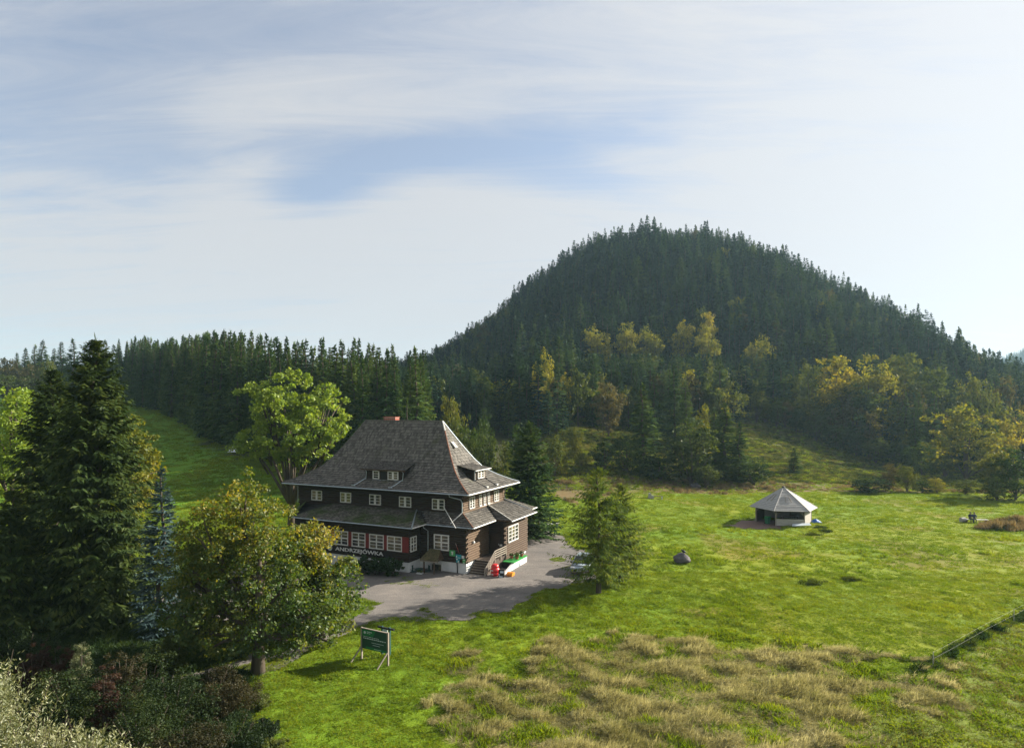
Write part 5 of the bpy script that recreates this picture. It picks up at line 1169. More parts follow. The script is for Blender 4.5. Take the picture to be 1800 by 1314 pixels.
# little shingled canopy on posts before the cellar window
t = thing('window_canopy', 'small shingled roof on posts in front of the cellar window', 'canopy', hw(-3.35, -.75, 0), HR)
ab = quadface((-1.05, -.85, 1.72), (1.05, -.85, 1.72), (.62, .35, 2.62), (-.62, .35, 2.62))
shingle(ab, t, mat('mossy_brown_shingle', (.085, .075, .035), (.12, .10, .05), 3, .85, .2, island=.35), .2, .09, .15, .03, seed=71)
MB().add([ab(0)[0], ab(0)[1], ab(1)[1], ab(1)[0]], [(0, 1, 2, 3)]).obj('roof', M['roofbase'], t)
MB().add([(-1.05, -.85, 1.71), (-.62, .35, 2.61), (-1.0, .42, 1.71)], [(0, 1, 2)]).add([(1.05, -.85, 1.71), (1.0, .42, 1.71), (.62, .35, 2.61)], [(0, 1, 2)]).obj('gable', M['wood_dark'], t)
MB().box(-1.02, 1.02, -.84, -.76, 1.58, 1.70).obj('beam', M['wood'], t)
for u in (-.62, .55): MB().box(u-.06, u+.06, -.78, -.66, 0, 1.6).obj('post', M['wood_dark'], t)
MB().bar((-.62, -.72, .42), (.55, -.72, .38), .07).bar((-.62, -.72, .16), (.55, -.72, .14), .05).obj('rail', M['wood'], t)
# garden table and chairs
t = thing('garden_table', 'round dark green garden table in the corner of the bay', 'table', hw(-4.6, -1.35, 0), HR)
MB().lathe([(.45, .70), (.46, .72), (.45, .74), (.02, .745)], 18).obj('tabletop', M['dgreen'], t)
for k in range(4): a = k*math.pi/2+.4; MB().tube([(math.cos(a)*.3, math.sin(a)*.3, .7), (math.cos(a)*.4, math.sin(a)*.4, 0)], .025, 6).obj('leg', M['dgreen'], t)
def chair(label, u, v, rz):
    t = thing('garden_chair', label, 'chair', hw(u, v, 0), HR+rz, 'dark green garden chairs at the round table')
    MB().box(-.24, .24, -.23, .23, .40, .45).obj('seat', M['dgreen'], t)
    mb = MB()
    for k in range(5): mb.box(-.21+k*.09, -.15+k*.09, .22, .26, .45, .95)
    mb.box(-.25, .25, .215, .265, .92, 1.0); mb.obj('backrest', M['dgreen'], t)
    for sx in (-1, 1):
        for sy in (-1, 1): MB().tube([(sx*.2, sy*.2, .42), (sx*.24, sy*.24, 0)], .02, 6).obj('leg', M['dgreen'], t)
        MB().bar((sx*.26, -.2, .64), (sx*.26, .24, .66), .05, .03).obj('armrest', M['dgreen'], t)
chair('dark green garden chair at the left of the round table, by the bay', -5.25, -1.5, R(75)); chair('dark green garden chair at the right of the round table, by the canopy', -4.05, -.85, R(-35))
# planter with flowers
t = thing('planter', 'white square planter with a pale plant in front of the canopy posts', 'planter', hw(-4.25, -1.75, 0), HR)
MB().add([(-.22, -.22, 0), (.22, -.22, 0), (.22, .22, 0), (-.22, .22, 0), (-.29, -.29, .5), (.29, -.29, .5), (.29, .29, .5), (-.29, .29, .5)], [(3, 2, 1, 0), (0, 1, 5, 4), (1, 2, 6, 5), (2, 3, 7, 6), (3, 0, 4, 7), (4, 5, 6, 7)]).obj('pot', M['plaster'], t)
g = np.random.default_rng(5); v, f_ = cluster_leaves(np.array([[0, 0, .68], [.12, .05, .6], [-.12, -.05, .62]]), np.array([.26, .2, .2]), 40, .12, g); link('plant', npmesh('plant', v, f_, M['leaf_olive']), t)
# edging stones, each its own
q = random.Random(8)
def stone(mb, c_, r, q):
    n = 7; pr = [(r*.6, -.02), (r, r*.25), (r*.75, r*.6), (r*.25, r*.75)]
    o_ = len(mb.v); mb.lathe(pr, n, c_)
    for i in range(o_, len(mb.v)): p = mb.v[i]; mb.v[i] = (p[0]+q.uniform(-.2, .2)*r, p[1]+q.uniform(-.2, .2)*r, p[2]+q.uniform(-.1, .1)*r)
for i in range(15):
    if i < 7: u, v_ = -3.95+i*.19, -1.95+q.uniform(-.08, .08); lb = 'small pale stone in the row on the gravel before the canopy'; gp = 'pale stones before the canopy'
    else: u, v_ = -9.3+(i-7)*.55, -3.9+q.uniform(-.2, .2)+.05*(i-11)**2*.3; lb = 'pale edging stone along the bed of dark shrubs'; gp = 'pale stones round the shrub bed'
    lb = ['first', 'second', 'third', 'fourth', 'fifth', 'sixth', 'seventh', 'eighth'][i if i < 7 else i-7]+' from the left: '+lb
    mb = MB(); stone(mb, (0, 0, 0), q.uniform(.07, .12) if i < 7 else q.uniform(.12, .2), q); o = mb.obj('edging_stone', M['stone_pale'], None, hw(u, v_, .03), smooth=True); tag(o, lb, 'stone', gp)
# red rounded stack, A-board, orange bin, plants on the slab
t = thing('red_container', 'tall rounded red plastic container with white bands beside the wooden stairs', 'container', hw(2.75, .75, 0), HR)
pr = [(.30, 0)]
for k in range(4): z0 = .05+k*.37; pr += [(.33+.05*k*(k < 3), z0), (.42+.02*k-.10*(k == 3), z0+.10), (.42+.02*k-.14*(k == 3), z0+.24), (.34+.02*k-.16*(k == 3), z0+.34)]
MB().lathe(pr, 22).obj('body', M['redplastic'], t, smooth=True)
for k in range(3):
    mb = MB(); z0 = .12+k*.37; r = .425+.02*k+.012
    for j in range(5):
        a = R(205+j*14); b = R(205+j*14+13.5); mb.add([(r*math.cos(a), r*math.sin(a), z0+.05), (r*math.cos(b), r*math.sin(b), z0+.05), (r*math.cos(b), r*math.sin(b), z0+.15), (r*math.cos(a), r*math.sin(a), z0+.15)], [(0, 1, 2, 3)])
    mb.obj('white_band', M['white'], t)
t = thing('menu_board', 'dark folding board with white notices standing at the end of the ramp wall', 'board', hw(3.55, .55, 0), HR+R(8))
MB().add([(-.28, -.32, 0), (.28, -.32, 0), (.28, -.06, 1.12), (-.28, -.06, 1.12), (-.28, -.28, 0), (.28, -.28, 0), (.28, -.03, 1.12), (-.28, -.03, 1.12)], [(0, 1, 2, 3), (5, 4, 7, 6), (0, 4, 5, 1), (1, 5, 6, 2), (2, 6, 7, 3), (3, 7, 4, 0)]).obj('front_panel', M['black'], t)
MB().add([(-.28, .30, 0), (.28, .30, 0), (.28, .02, 1.12), (-.28, .02, 1.12), (-.28, .26, 0), (.28, .26, 0), (.28, -.01, 1.12), (-.28, -.01, 1.12)], [(0, 1, 2, 3), (5, 4, 7, 6), (0, 4, 5, 1), (1, 5, 6, 2), (2, 6, 7, 3), (3, 7, 4, 0)]).obj('rear_panel', M['wood'], t)
def fp(u, w_): return (u, -.327+.26*w_/1.12, w_)
MB().add([fp(-.2, .25), fp(.18, .25), fp(.18, .52), fp(-.2, .52)], [(0, 1, 2, 3)]).add([fp(-.1, .80), fp(.24, .80), fp(.24, .98), fp(-.1, .98)], [(0, 1, 2, 3)]).add([fp(-.26, .6), fp(-.1, .6), fp(-.1, .68), fp(-.26, .68)], [(0, 1, 2, 3)]).obj('notice', M['pale'], t)
t = thing('grit_bin', 'orange plastic bin with a rounded lid on the gravel beside the ramp wall', 'bin', hw(4.15, 1.35, 0), HR)
MB().add([(-.22, -.26, 0), (.22, -.26, 0), (.22, .26, 0), (-.22, .26, 0), (-.28, -.33, .52), (.28, -.33, .52), (.28, .33, .52), (-.28, .33, .52)], [(3, 2, 1, 0), (0, 1, 5, 4), (1, 2, 6, 5), (2, 3, 7, 6), (3, 0, 4, 7), (4, 5, 6, 7)]).obj('body', M['orange'], t)
MB().prism([(-.36, .53), (.36, .53), (.30, .65), (.12, .74), (-.12, .74), (-.30, .65)], 'x', -.31, .31).obj('lid', M['orange'], t)
MB().bar((-.29, -.1, .42), (-.29, .1, .42), .04).obj('handle', M['black'], t)
for i, (u, v_, m_, lb) in enumerate([(2.55, 5.0, 'leaf_dark', 'dark leafy pot plant on the green edged slab, nearest the house corner'), (2.9, 5.6, 'leaf_dark', 'green bushy pot plant in the middle of the green edged slab'),
                                     (3.15, 5.0, 'leaf_olive', 'pale straw coloured pot plant on the outer edge of the green slab'), (3.1, 6.3, 'leaf_dark', 'dark pot plant at the far end of the green slab')]):
    t = thing('pot_plant', lb, 'plant', hw(u, v_, 1.10), HR); MB().lathe([(.13, 0), (.19, .26), (.16, .26)], 12).obj('pot', M['brick'], t)
    g = np.random.default_rng(20+i); v, f_ = cluster_leaves(np.array([[0, 0, .42], [.1, 0, .36], [-.1, .08, .38]]), np.array([.3, .22, .22]), 40, .13, g); link('plant', npmesh('plant', v, f_, M[m_]), t)
# garden parasol closed, bench and picnic tables under the maples, seen through the leaves
def picnic(label, px, py, rz):
    x, y, z = at(px, py); t = thing('picnic_table', label, 'table', (x, y, z), rz)
    for k in range(5): MB().box(-.9, .9, -.38+k*.155, -.25+k*.155, .72, .76).obj('plank', M['wood'], t)
    for s_ in (-1, 1):
        for k in range(2): MB().box(-.9, .9, s_*.72-.14+k*.15, s_*.72-.01+k*.15, .43, .47).obj('plank', M['wood'], t)
    for u in (-.65, .65): MB().bar((u, -.7, 0), (u, -.25, .72), .07).bar((u, .7, 0), (u, .25, .72), .07).bar((u, -.8, .40), (u, .8, .40), .06).obj('leg_frame', M['wood_dark'], t)
picnic('pale picnic table glimpsed through the leaves of the large maple', 385, 1075, R(30)); picnic('pale picnic table in the shade left of the large maple trunk', 335, 1062, R(10))
x, y, z = at(362, 1050); t = thing('parasol', 'folded red parasol behind the leaves of the large maple', 'parasol', (x, y, z)); MB().tube([(0, 0, 0), (0, 0, 2.7)], .025, 6).obj('pole', M['wood'], t)
MB().lathe([(.05, 1.3), (.16, 1.5), (.14, 2.0), (.07, 2.5), (.01, 2.65)], 10).obj('cloth', M['redplastic'], t)
# ------------------------------------------------------------------ information board on the lawn
pL = Vector((*flat(635, 1164), 0)); pR = Vector((*flat(683, 1176), 0)); d = (pR-pL); ln = d.length; ang = math.atan2(d.y, d.x)
t = thing('information_board', 'dark green information board on two braced posts in the lawn', 'board', (pL.x, pL.y, tz(pL.x, pL.y)), ang)
for u in (.04, ln-.04):
    MB().box(u-.05, u+.05, -.05, .05, -.1, 2.12).obj('post', M['wood'], t); MB().bar((u, -.06, .85), (u-.22, -.8, 0), .07).obj('brace', M['wood'], t)
bp = MB().box(.10, ln-.10, -.03, .03, .78, 2.05).obj('panel', M['boardgreen'], t)
MB().add([(.12, -.034, 1.62), (1.0, -.034, 1.62), (1.25, -.034, 2.03), (.12, -.034, 2.03)], [(0, 1, 2, 3)]).add([(.4, -.034, .80), (ln-.12, -.034, .80), (ln-.12, -.034, .92), (.4, -.034, .95)], [(0, 1, 2, 3)]).obj('green_field', M['boardmid'], bp)
mb = MB(); mb.lathe([(.09, -.004), (.09, .004)], 14)
o = mb.obj('emblem', M['pale'], bp, (.33, -.042, 1.83)); o.rotation_euler = (R(90), 0, 0)
mb = MB(); q = random.Random(3)
for (z_, u0, u1, h_) in [(1.87, .5, .95, .05), (1.78, .5, .8, .04), (1.56, .2, 1.5, .03), (1.44, .2, ln-.2, .055)]:
    u = u0
    while u < u1: w_ = q.uniform(.06, .2); mb.box(u, min(u1, u+w_), -.038, -.0345, z_, z_+h_); u += w_+.035
for (z_, u0, u1) in [(1.24, .9, 1.9), (1.10, 1.0, 1.6), (.86, 1.1, 1.7)]: mb.box(u0, u1, -.038, -.0345, z_, z_+.022)
mb.obj('print', M['pale'], bp)
MB().box(0, ln, -.05, .05, 2.06, 2.10).obj('top_rail', M['wood'], t)
x, y, z = at(672, 1150); t = thing('post_box', 'dark bracket with a white notice standing behind the green information board', 'notice stand', (x, y, z), ang)
for u in (0, .62): MB().box(u-.06, u+.06, -.06, .06, 0, 1.9).obj('post', M['dgreen'], t)
MB().box(-.35, 1.0, -.07, .07, 1.75, 1.85).obj('crossbar', M['black'], t); MB().box(.10, .46, -.04, .0, 1.25, 1.72).obj('notice', M['pale'], t)
# ------------------------------------------------------------------ boulder with a bird, benches, people, pavilion
def rock(name, label, loc, rx, ry, rz_, seed, m='stone', cat='boulder'):
    import bmesh
    b = bmesh.new(); bmesh.ops.create_icosphere(b, subdivisions=4, radius=1); co = np.array([v.co for v in b.verts])
    k = 1+.12*(vn(co[:, 0]*1.3+seed, co[:, 1]*1.3+co[:, 2], .8, seed)-.5)+.18*(vn(co[:, 2]*2+seed, co[:, 0]-co[:, 1], .45, seed+1)-.5)+.08*(vn(co[:, 1]*3+seed, co[:, 2]*3+co[:, 0]*3, .4, seed+2)-.5)
    for v, k_ in zip(b.verts, k): v.co = Vector((v.co.x*rx*k_, v.co.y*ry*k_, max(-.25, v.co.z)*rz_*k_))
    me = bpy.data.meshes.new(name); b.to_mesh(me); b.free(); me.materials.append(M[m]); me.polygons.foreach_set('use_smooth', [True]*len(me.polygons))
    return tag(link(name, me, None, loc), label, cat)
x, y, z = at(1200, 990); rock('boulder', 'large grey boulder lying alone in the open field', (x, y+.4, z+.28), .86, .7, .70, 3)
t = thing('bird', 'small black bird perched on top of the large grey boulder', 'bird', (x+.2, y+.35, z+.98), R(160))
import bmesh
def ellipsoid(mb, c_, r, n=12, m=0, tilt=0):
    pr = [(math.sin(math.pi*i/8)*1.0+1e-3, -math.cos(math.pi*i/8)) for i in range(9)]
    o_ = len(mb.v); mb.lathe(pr, n, (0, 0, 0), m)
    for i in range(o_, len(mb.v)):
        p = mb.v[i]; p = (p[0]*r[0], p[1]*r[1], p[2]*r[2]); ct, s_ = math.cos(tilt), math.sin(tilt)
        mb.v[i] = (p[0]*ct+p[2]*s_+c_[0], p[1]+c_[1], -p[0]*s_+p[2]*ct+c_[2])
mb = MB(); ellipsoid(mb, (0, 0, .20), (.22, .12, .14), tilt=-.5); ellipsoid(mb, (.17, 0, .36), (.085, .075, .085)); mb.tube([(-.12, 0, .14), (-.40, 0, .02)], [.07, .03], 6); mb.obj('body', M['black'], t, smooth=True)
MB().tube([(.24, 0, .36), (.33, 0, .34)], [.025, .005], 6).obj('beak', M['black'], t)
for s_ in (-.04, .04): MB().tube([(.02, s_, .1), (.03, s_, -.05)], .012, 5).obj('leg', M['black'], t)
x, y, z = at(1222, 856); rock('boulder', 'dark boulder in the brown grass strip beyond the field', (x, y, z+.1), 1.1, .9, .8, 7)
def bench(label, px, py, rz, ln_=1.8, back=False, dark=False):
    x, y, z = at(px, py); t = thing('bench', label, 'bench', (x, y, z), rz)
    for k in range(2): MB().box(-ln_/2, ln_/2, -.2+k*.205, -.005+k*.205, .42, .48).obj('plank', M['wood_dark' if dark else 'white'], t)
    for u in (-ln_/2+.25, ln_/2-.25): MB().box(u-.09, u+.09, -.17, .17, -.05, .42).obj('leg', M['pale' if dark else 'wood_dark'], t)
    return x, y, z
bench('pale plank bench on the grass where the gravel drive bends behind the house', 972, 926, R(28))
bench('dark topped bench on pale legs alone in the far field', 1155, 876, R(-6), 2.2, dark=True)
x, y, z = at(1144, 876); mb = MB(); mb.prism([(-.5, 0), (.5, 0), (.45, .5), (.1, .62), (-.12, 1.0), (-.3, .95), (-.42, .5)], 'y', -.25, .25); o = mb.obj('cut_log', M['wood_grey'], None, (x, y, z)); tag(o, 'pale cut log standing at the left end of the dark topped bench', 'log')
bx_, by_, bz_ = bench('low plank bench by the brown grass clump, two people seated on it', 1716, 918, R(-12), 3.0)
x, y, z = at(1693, 917); mb = MB(); mb.tube([(-.35, 0, .32), (.35, .1, .32)], .33, 14); o = mb.obj('cut_log', M['wood_grey'], None, (x, y, z)); tag(o, 'thick round log lying left of the bench with the two people', 'log')
def person(label, loc, rz, m):
    """seated figure grown from joints with a skin modifier"""
    J = {'pel': (0, 0, .55), 'waist': (0, .02, .75), 'chest': (0, .0, 1.0), 'neck': (0, -.02, 1.18), 'chin': (0, -.05, 1.25), 'head': (0, -.05, 1.36), 'top': (0, -.04, 1.44),
         'shl': (-.19, .0, 1.10), 'ell': (-.27, -.08, .84), 'wrl': (-.16, -.32, .72), 'hal': (-.11, -.38, .70), 'shr': (.19, 0, 1.10), 'elr': (.27, -.08, .84), 'wrr': (.16, -.32, .72), 'har': (.11, -.38, .70),
         'hil': (-.11, -.02, .52), 'knl': (-.13, -.45, .52), 'anl': (-.13, -.48, .10), 'tol': (-.14, -.68, .05), 'hir': (.11, -.02, .52), 'knr': (.13, -.45, .52), 'anr': (.13, -.48, .10), 'tor': (.14, -.68, .05)}
    E_ = [('pel', 'waist'), ('waist', 'chest'), ('chest', 'neck'), ('neck', 'chin'), ('chin', 'head'), ('head', 'top'), ('chest', 'shl'), ('shl', 'ell'), ('ell', 'wrl'), ('wrl', 'hal'), ('chest', 'shr'), ('shr', 'elr'), ('elr', 'wrr'), ('wrr', 'har'),
          ('pel', 'hil'), ('hil', 'knl'), ('knl', 'anl'), ('anl', 'tol'), ('pel', 'hir'), ('hir', 'knr'), ('knr', 'anr'), ('anr', 'tor')]
    rad = dict(pel=.16, waist=.15, chest=.17, neck=.065, chin=.085, head=.105, top=.07, shl=.085, ell=.06, wrl=.045, hal=.04, shr=.085, elr=.06, wrr=.045, har=.04, hil=.11, knl=.08, anl=.055, tol=.045, hir=.11, knr=.08, anr=.055, tor=.045)
    ks = list(J); me = bpy.data.meshes.new('person'); me.from_pydata([J[k] for k in ks], [(ks.index(a), ks.index(b)) for a, b in E_], [])
    o = link('person', me, None, loc); o.rotation_euler = (0, 0, rz)
    md = o.modifiers.new('skin', 'SKIN'); o.modifiers.new('sub', 'SUBSURF').levels = 1
    for i, k in enumerate(ks): me.skin_vertices[0].data[i].radius = (rad[k], rad[k]*(.8 if k in ('chest', 'waist') else 1))
    me.skin_vertices[0].data[0].use_root = True
    bpy.context.view_layer.update(); m2 = bpy.data.meshes.new_from_object(o.evaluated_get(bpy.context.evaluated_depsgraph_get())); o.modifiers.clear(); o.data = m2
    m2.materials.clear()
    for k in (m, 'trouser', 'skin'): m2.materials.append(M[k])
    for p in m2.polygons:
        c_ = p.center; p.material_index = 2 if (c_.z > 1.2 or (c_.y < -.30 and c_.z > .62)) else (1 if c_.z < .66 else 0); p.use_smooth = True
    mb = MB(); ellipsoid(mb, (0, -.015, 1.40), (.118, .125, .115)); mb.obj('hair', M['hair'], o, smooth=True)
    return tag(o, label, 'person')
def onb(u): return (bx_+u*math.cos(R(-12)), by_+u*math.sin(R(-12)), bz_-.0)
person('person in a dark jacket sitting on the plank bench, the left one of two', onb(-.75), R(-12), 'jacket'); person('person in a grey blue jacket sitting on the plank bench, the right one of two', onb(-.25), R(-25), 'jacket2')
# pavilion: six sided, half open, plank roof
GX, GY = (1377-CX)/F*90.0, 90.0; GZ = tz(GX, GY)
t = thing('pavilion', 'six sided open timber pavilion with a pointed grey plank roof in the field', 'pavilion', (GX, GY, GZ))
def hexp(k, r, z=0): a = R(-8.4+60*k); return Vector((r*math.cos(a), r*math.sin(a), z))
RO, RW, EZ, AZ = 4.66, 3.75, 2.15, 5.0
q = random.Random(4)
rb = MB()
for k in range(6): rb.add([hexp(k, RO-.1, EZ-.06), hexp(k+1, RO-.1, EZ-.06), (0, 0, AZ-.08)], [(0, 1, 2)])
rf = rb.obj('roof', M['wood_dark'], t)
NP = 15
for k in range(6):
    A, B, C_ = hexp(k, RO, EZ), hexp(k+1, RO, EZ), Vector((0, 0, AZ)); nr = (B-A).cross(C_-A).normalized()
    for r in range(NP):
        s0, s1 = r/NP, min(1, (r+1.15)/NP); p = [A.lerp(C_, s0), B.lerp(C_, s0), B.lerp(C_, s1), A.lerp(C_, s1)]; lf = .05+q.uniform(-.008, .012)
        tp = [p[0]+nr*lf, p[1]+nr*lf, p[2]+nr*.012, p[3]+nr*.012]
        MB().add(tp+[p[0]-nr*.0, p[1]-nr*.0], [(0, 1, 2, 3), (4, 5, 1, 0)]).obj('plank', M['wood_grey'], rf)
    MB().tube([A+Vector((0, 0, .04)), C_+Vector((0, 0, .04))], .05, 5).obj('hip_batten', M['wood_grey'], rf)
    if k in (3, 4): # snow boards
        pm = A.lerp(B, .38).lerp(C_, .35); pn = A.lerp(B, .62).lerp(C_, .35)
        for a_ in (pm, pn): MB().bar(a_+nr*.09, a_.lerp(C_, .45)+nr*.08, .05).obj('batten', M['wood'], rf)
    po = MB(); w0 = hexp(k, RW); po.tube([w0, w0+Vector((0, 0, EZ+.25))], .10, 8)
    po.obj('post', M['wood'], t)
    e0 = (hexp(k+1, RW)-w0).normalized(); e1 = (hexp(k-1, RW)-w0).normalized()
    for e_ in (e0, e1): MB().tube([w0+Vector((0, 0, 1.45)), w0+e_*.75+Vector((0, 0, 2.2))], .055, 6).obj('brace', M['wood'], t)
    MB().bar(w0+Vector((0, 0, 2.28)), hexp(k+1, RW)+Vector((0, 0, 2.28)), .14).obj('beam', M['wood_dark'], t)
    if k != 3:
        top = {4: .95, 5: 1.95, 0: 1.95, 1: 1.95, 2: 1.95}[k]; nb_ = int(round(top/.19))
        for j in range(nb_):
            MB().bar(w0+Vector((0, 0, .12+j*.19)), hexp(k+1, RW)+Vector((0, 0, .12+j*.19)), .10+q.uniform(0, .02), .178).obj('plank', M['wood_pale'] if k != 2 else M['wood_dark'], t)
MB().lathe([(.2, AZ-.06), (.22, AZ+.06), (.12, AZ+.16)], 8).obj('roof_cap', M['black'], rf)
t2 = thing('bin', 'green wheeled bin standing in the open side of the pavilion', 'bin', (GX-2.9, GY-1.5, GZ), R(20))
MB().add([(-.2, -.22, .05), (.2, -.22, .05), (.2, .22, .05), (-.2, .22, .05), (-.29, -.34, 1.0), (.29, -.34, 1.0), (.29, .34, 1.0), (-.29, .34, 1.0)], [(3, 2, 1, 0), (0, 1, 5, 4), (1, 2, 6, 5), (2, 3, 7, 6), (3, 0, 4, 7), (4, 5, 6, 7)]).obj('body', M['bingreen'], t2)
MB().prism([(-.38, 1.0), (.36, 1.0), (.36, 1.04), (-.30, 1.12)], 'x', -.31, .31).obj('lid', M['green'], t2)
for s_ in (-.2, .2): o = MB().lathe([(.1, -.03), (.1, .03)], 12).obj('wheel', M['black'], t2, (s_, .3, .1)); o.rotation_euler = (0, R(90), 0)
t2 = thing('table', 'plain wooden table inside the pavilion behind the half wall', 'table', (GX+.6, GY-.6, GZ), R(10)); MB().box(-1.3, 1.3, -.4, .4, .95, 1.02).obj('tabletop', M['wood'], t2)
for u in (-1.1, 1.1): MB().box(u-.06, u+.06, -.35, .35, 0, .95).obj('leg', M['wood_dark'], t2)
mb = MB(); mb.add([(-1.3, -.25, .30), (1.35, -.3, .42), (1.3, .3, .62), (-1.0, .3, .5), (-1.3, -.25, .26), (1.35, -.3, .38), (1.3, .3, .58), (-1.0, .3, .46)], [(0, 1, 2, 3), (7, 6, 5, 4), (0, 4, 5, 1), (1, 5, 6, 2), (2, 6, 7, 3), (3, 7, 4, 0)])
o = mb.obj('board', M['pale'], None, (GX+.6, GY-4.1, GZ-.05)); tag(o, 'pale bluish board lying tilted on the grass against the pavilion front', 'board')
g = np.random.default_rng(3); xs, ys = np.meshgrid(np.linspace(-.9, .9, 14), np.linspace(-.6, .6, 10)); zz = .55*np.exp(-(xs**2/.5+ys**2/.25))*(1+.4*(vn(xs*3, ys*3, .8, 5)-.5))+.03
ii = np.arange(xs.size).reshape(xs.shape); o = link('tarp', npmesh('tarp', np.stack([xs, ys, zz], -1).reshape(-1, 3), np.stack([ii[:-1, :-1], ii[:-1, 1:], ii[1:, 1:], ii[1:, :-1]], -1).reshape(-1, 4), M['blue'], True), None, (GX+4.3, GY-.6, GZ)); tag(o, 'crumpled bright blue tarp lying at the right wall of the pavilion', 'tarp')
# ------------------------------------------------------------------ cars
def car(label, loc, rz, paint, van=False):
    t = thing('parked_car', label, 'car', loc, rz)
    if van: side = [(-2.3, .35), (2.3, .35), (2.35, .8), (2.2, 1.05), (1.6, 1.25), (1.1, 1.95), (-2.2, 2.0), (-2.32, 1.2)]
    else: side = [(-2.0, .32), (2.0, .32), (2.06, .6), (1.95, .82), (1.05, .98), (-1.85, 1.0), (-2.05, .75)]
    w_ = .86
    b = MB(); b.prism(side, 'y', -w_, w_)
    import bmesh as _b
    me = b.mesh('body', M[paint]); bm_ = _b.new(); bm_.from_mesh(me); _b.ops.bevel(bm_, geom=bm_.edges[:], offset=.07, segments=2, affect='EDGES'); bm_.to_mesh(me); bm_.free(); me.polygons.foreach_set('use_smooth', [True]*len(me.polygons)); link('body', me, t)
    if not van:
        cab = MB(); lo, hi = .96, 1.46
        vs = [(1.12, -.78, lo), (1.12, .78, lo), (-1.85, .78, lo), (-1.85, -.78, lo), (.35, -.62, hi), (.35, .62, hi), (-1.45, .62, hi), (-1.45, -.62, hi)]
        cab.add(vs, [(0, 1, 5, 4), (1, 2, 6, 5), (2, 3, 7, 6), (3, 0, 4, 7)]); cab.obj('window_glass', M['carglass'], t)
        MB().box(-1.5, .42, -.64, .64, hi-.02, hi+.04).obj('roof', M[paint], t)
        for s_ in (-1, 1):
            MB().bar((1.14, s_*.79, lo), (.38, s_*.635, hi), .07).obj('pillar', M[paint], t); MB().bar((-.5, s_*.80, lo), (-.5, s_*.64, hi), .07).obj('pillar', M[paint], t)
            MB().box(.95, 1.1, s_*.95-.1, s_*.95+.1, .98, 1.12).obj('mirror', M['black'], t)
    else:
        MB().add([(1.62, -.74, 1.28), (1.62, .74, 1.28), (1.16, .70, 1.88), (1.16, -.70, 1.88)], [(0, 1, 2, 3)]).obj('windscreen', M['carglass'], t, (.03, 0, .02))
        for s_ in (-1, 1): MB().box(-1.9, 1.0, s_*.865-.005, s_*.865+.005, 1.25, 1.78).obj('side_window', M['carglass'], t)
    xf = 2.36 if van else 2.0
    for s_ in (-1, 1):
        MB().box(xf-.12, xf+.06, s_*.62-.18, s_*.62+.18, .66, .80).obj('headlight', M['lamp'], t)
        for u in (-1.3, 1.3):
            o = MB().lathe([(.2, -.11), (.32, -.10), (.34, 0), (.32, .10), (.2, .11)], 18).obj('wheel', M['tyre'], t, (u, s_*.80, .33)); o.rotation_euler = (R(90), 0, 0)
            r_ = MB().lathe([(.19, .112*1), (.17, .125), (.05, .12)], 12).obj('rim', M['metal'], o)
            r2 = MB().lathe([(.05, -.12), (.17, -.125), (.19, -.112)], 12).obj('rim', M['metal'], o)
    MB().box(xf-.02, xf+.075, -.45, .45, .40, .58).obj('grille', M['black'], t); MB().box(xf+.06, xf+.085, -.26, .26, .44, .55).obj('number_plate', M['white'], t)
    return t
x, y, z = at(1027, 1008); car('silver blue car parked on the gravel behind the larch', (x, y+1.2, z+.0), R(-108), 'carpaint')
for px, zd, rz, lb, van in [(566, 97, 200, 'white van parked behind the house left of the roof edge', True), (585, 101, 195, 'white car almost hidden behind the roof edge beside the white van', False)]:
    x, y, z = ground_at(px, zd); car(lb, (x, y, z), R(rz), 'carwhite', van)
x, y, z = ground_at(556, 92); t = thing('road_sign', 'small white round sign on a thin post behind the house', 'sign', (x, y, z)); MB().tube([(0, 0, -.1), (0, 0, 2.0)], .03, 6).obj('post', M['metal'], t)
o = MB().lathe([(.3, -.015), (.3, .015)], 18).obj('disc', M['white'], t, (0, -.04, 2.0)); o.rotation_euler = (R(90), 0, 0)
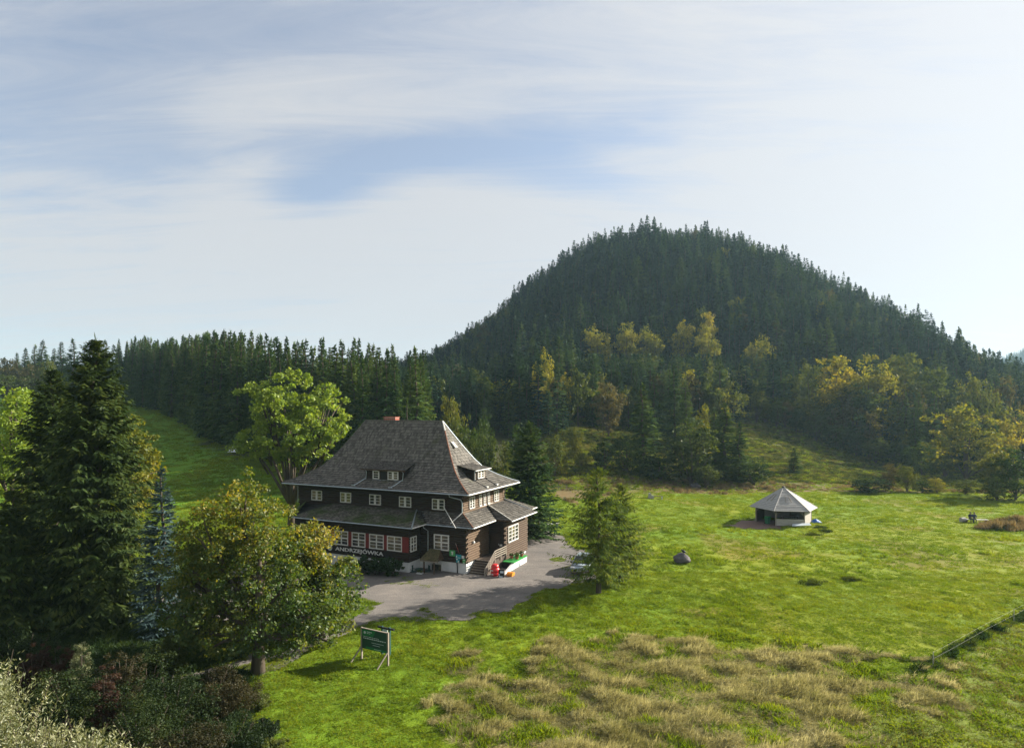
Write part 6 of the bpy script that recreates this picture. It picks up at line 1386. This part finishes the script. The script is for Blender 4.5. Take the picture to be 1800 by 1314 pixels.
x, y, z = at(409, 794); mb = MB(); mb.add([(-.9, -.5, 0), (.9, -.5, 0), (.9, .6, 0), (-.9, .6, 0), (-.5, -.2, .9), (.45, -.1, .7), (.2, .1, 1.5)], [(0, 1, 5, 4), (1, 2, 6, 5), (2, 3, 4, 6), (3, 0, 4), (4, 5, 6), (3, 2, 1, 0)]); o = mb.obj('tarp', M['carwhite'], None, (x, y, z)); tag(o, 'white tent shaped tarp at the edge of the wood beyond the green meadow', 'tarp')
x, y, z = at(915, 931); t = thing('utility_box', 'green box standing on the grass at the back right corner of the house', 'box', (x, y, z), HR); MB().box(-.22, .22, -.2, .2, 0, 1.05).obj('cabinet', M['green'], t); MB().box(-.25, .25, -.23, .23, 1.05, 1.1).obj('lid', M['green'], t)
# ------------------------------------------------------------------ wire fence along the bank at the right
P0 = Vector((*flat(1640, 1178), 0)); P1 = Vector((*flat(2060, 944), 0))
t = thing('wire_fence', 'thin two wire fence along the grassy bank at the right', 'fence', (P0.x, P0.y, tz(P0.x, P0.y)))
D = P1-P0; npost = 5
for i in range(npost+1):
    p = D*(i/npost); zz = tz(P0.x+p.x, P0.y+p.y)-tz(P0.x, P0.y); MB().tube([(p.x, p.y, zz-.1), (p.x+.02, p.y, zz+1.0)], .022, 6).obj('post', M['wood_grey'], t)
for hgt in (.55, .95):
    pts = [(D.x*i/24, D.y*i/24, tz(P0.x+D.x*i/24, P0.y+D.y*i/24)-tz(P0.x, P0.y)+hgt-.03*math.sin(i/3*math.pi)**2) for i in range(25)]
    MB().tube(pts, .004, 4).obj('wire', M['wood_grey'], t)
# ------------------------------------------------------------------ the air
hz = MB().box(-2900, 3500, -600, 3900, -16, 214).obj('haze', bpy.data.materials.new('haze'), None, kind='stuff')
m = hz.data.materials[0]; m.use_nodes = True; t_ = m.node_tree; t_.nodes.clear()
pv = N(t_, 'ShaderNodeVolumePrincipled'); pv.inputs['Density'].default_value = .00012; pv.inputs['Color'].default_value = (.55, .82, 1.0, 1); pv.inputs['Anisotropy'].default_value = .2
L(t_, pv.outputs[0], N(t_, 'ShaderNodeOutputMaterial').inputs['Volume'])
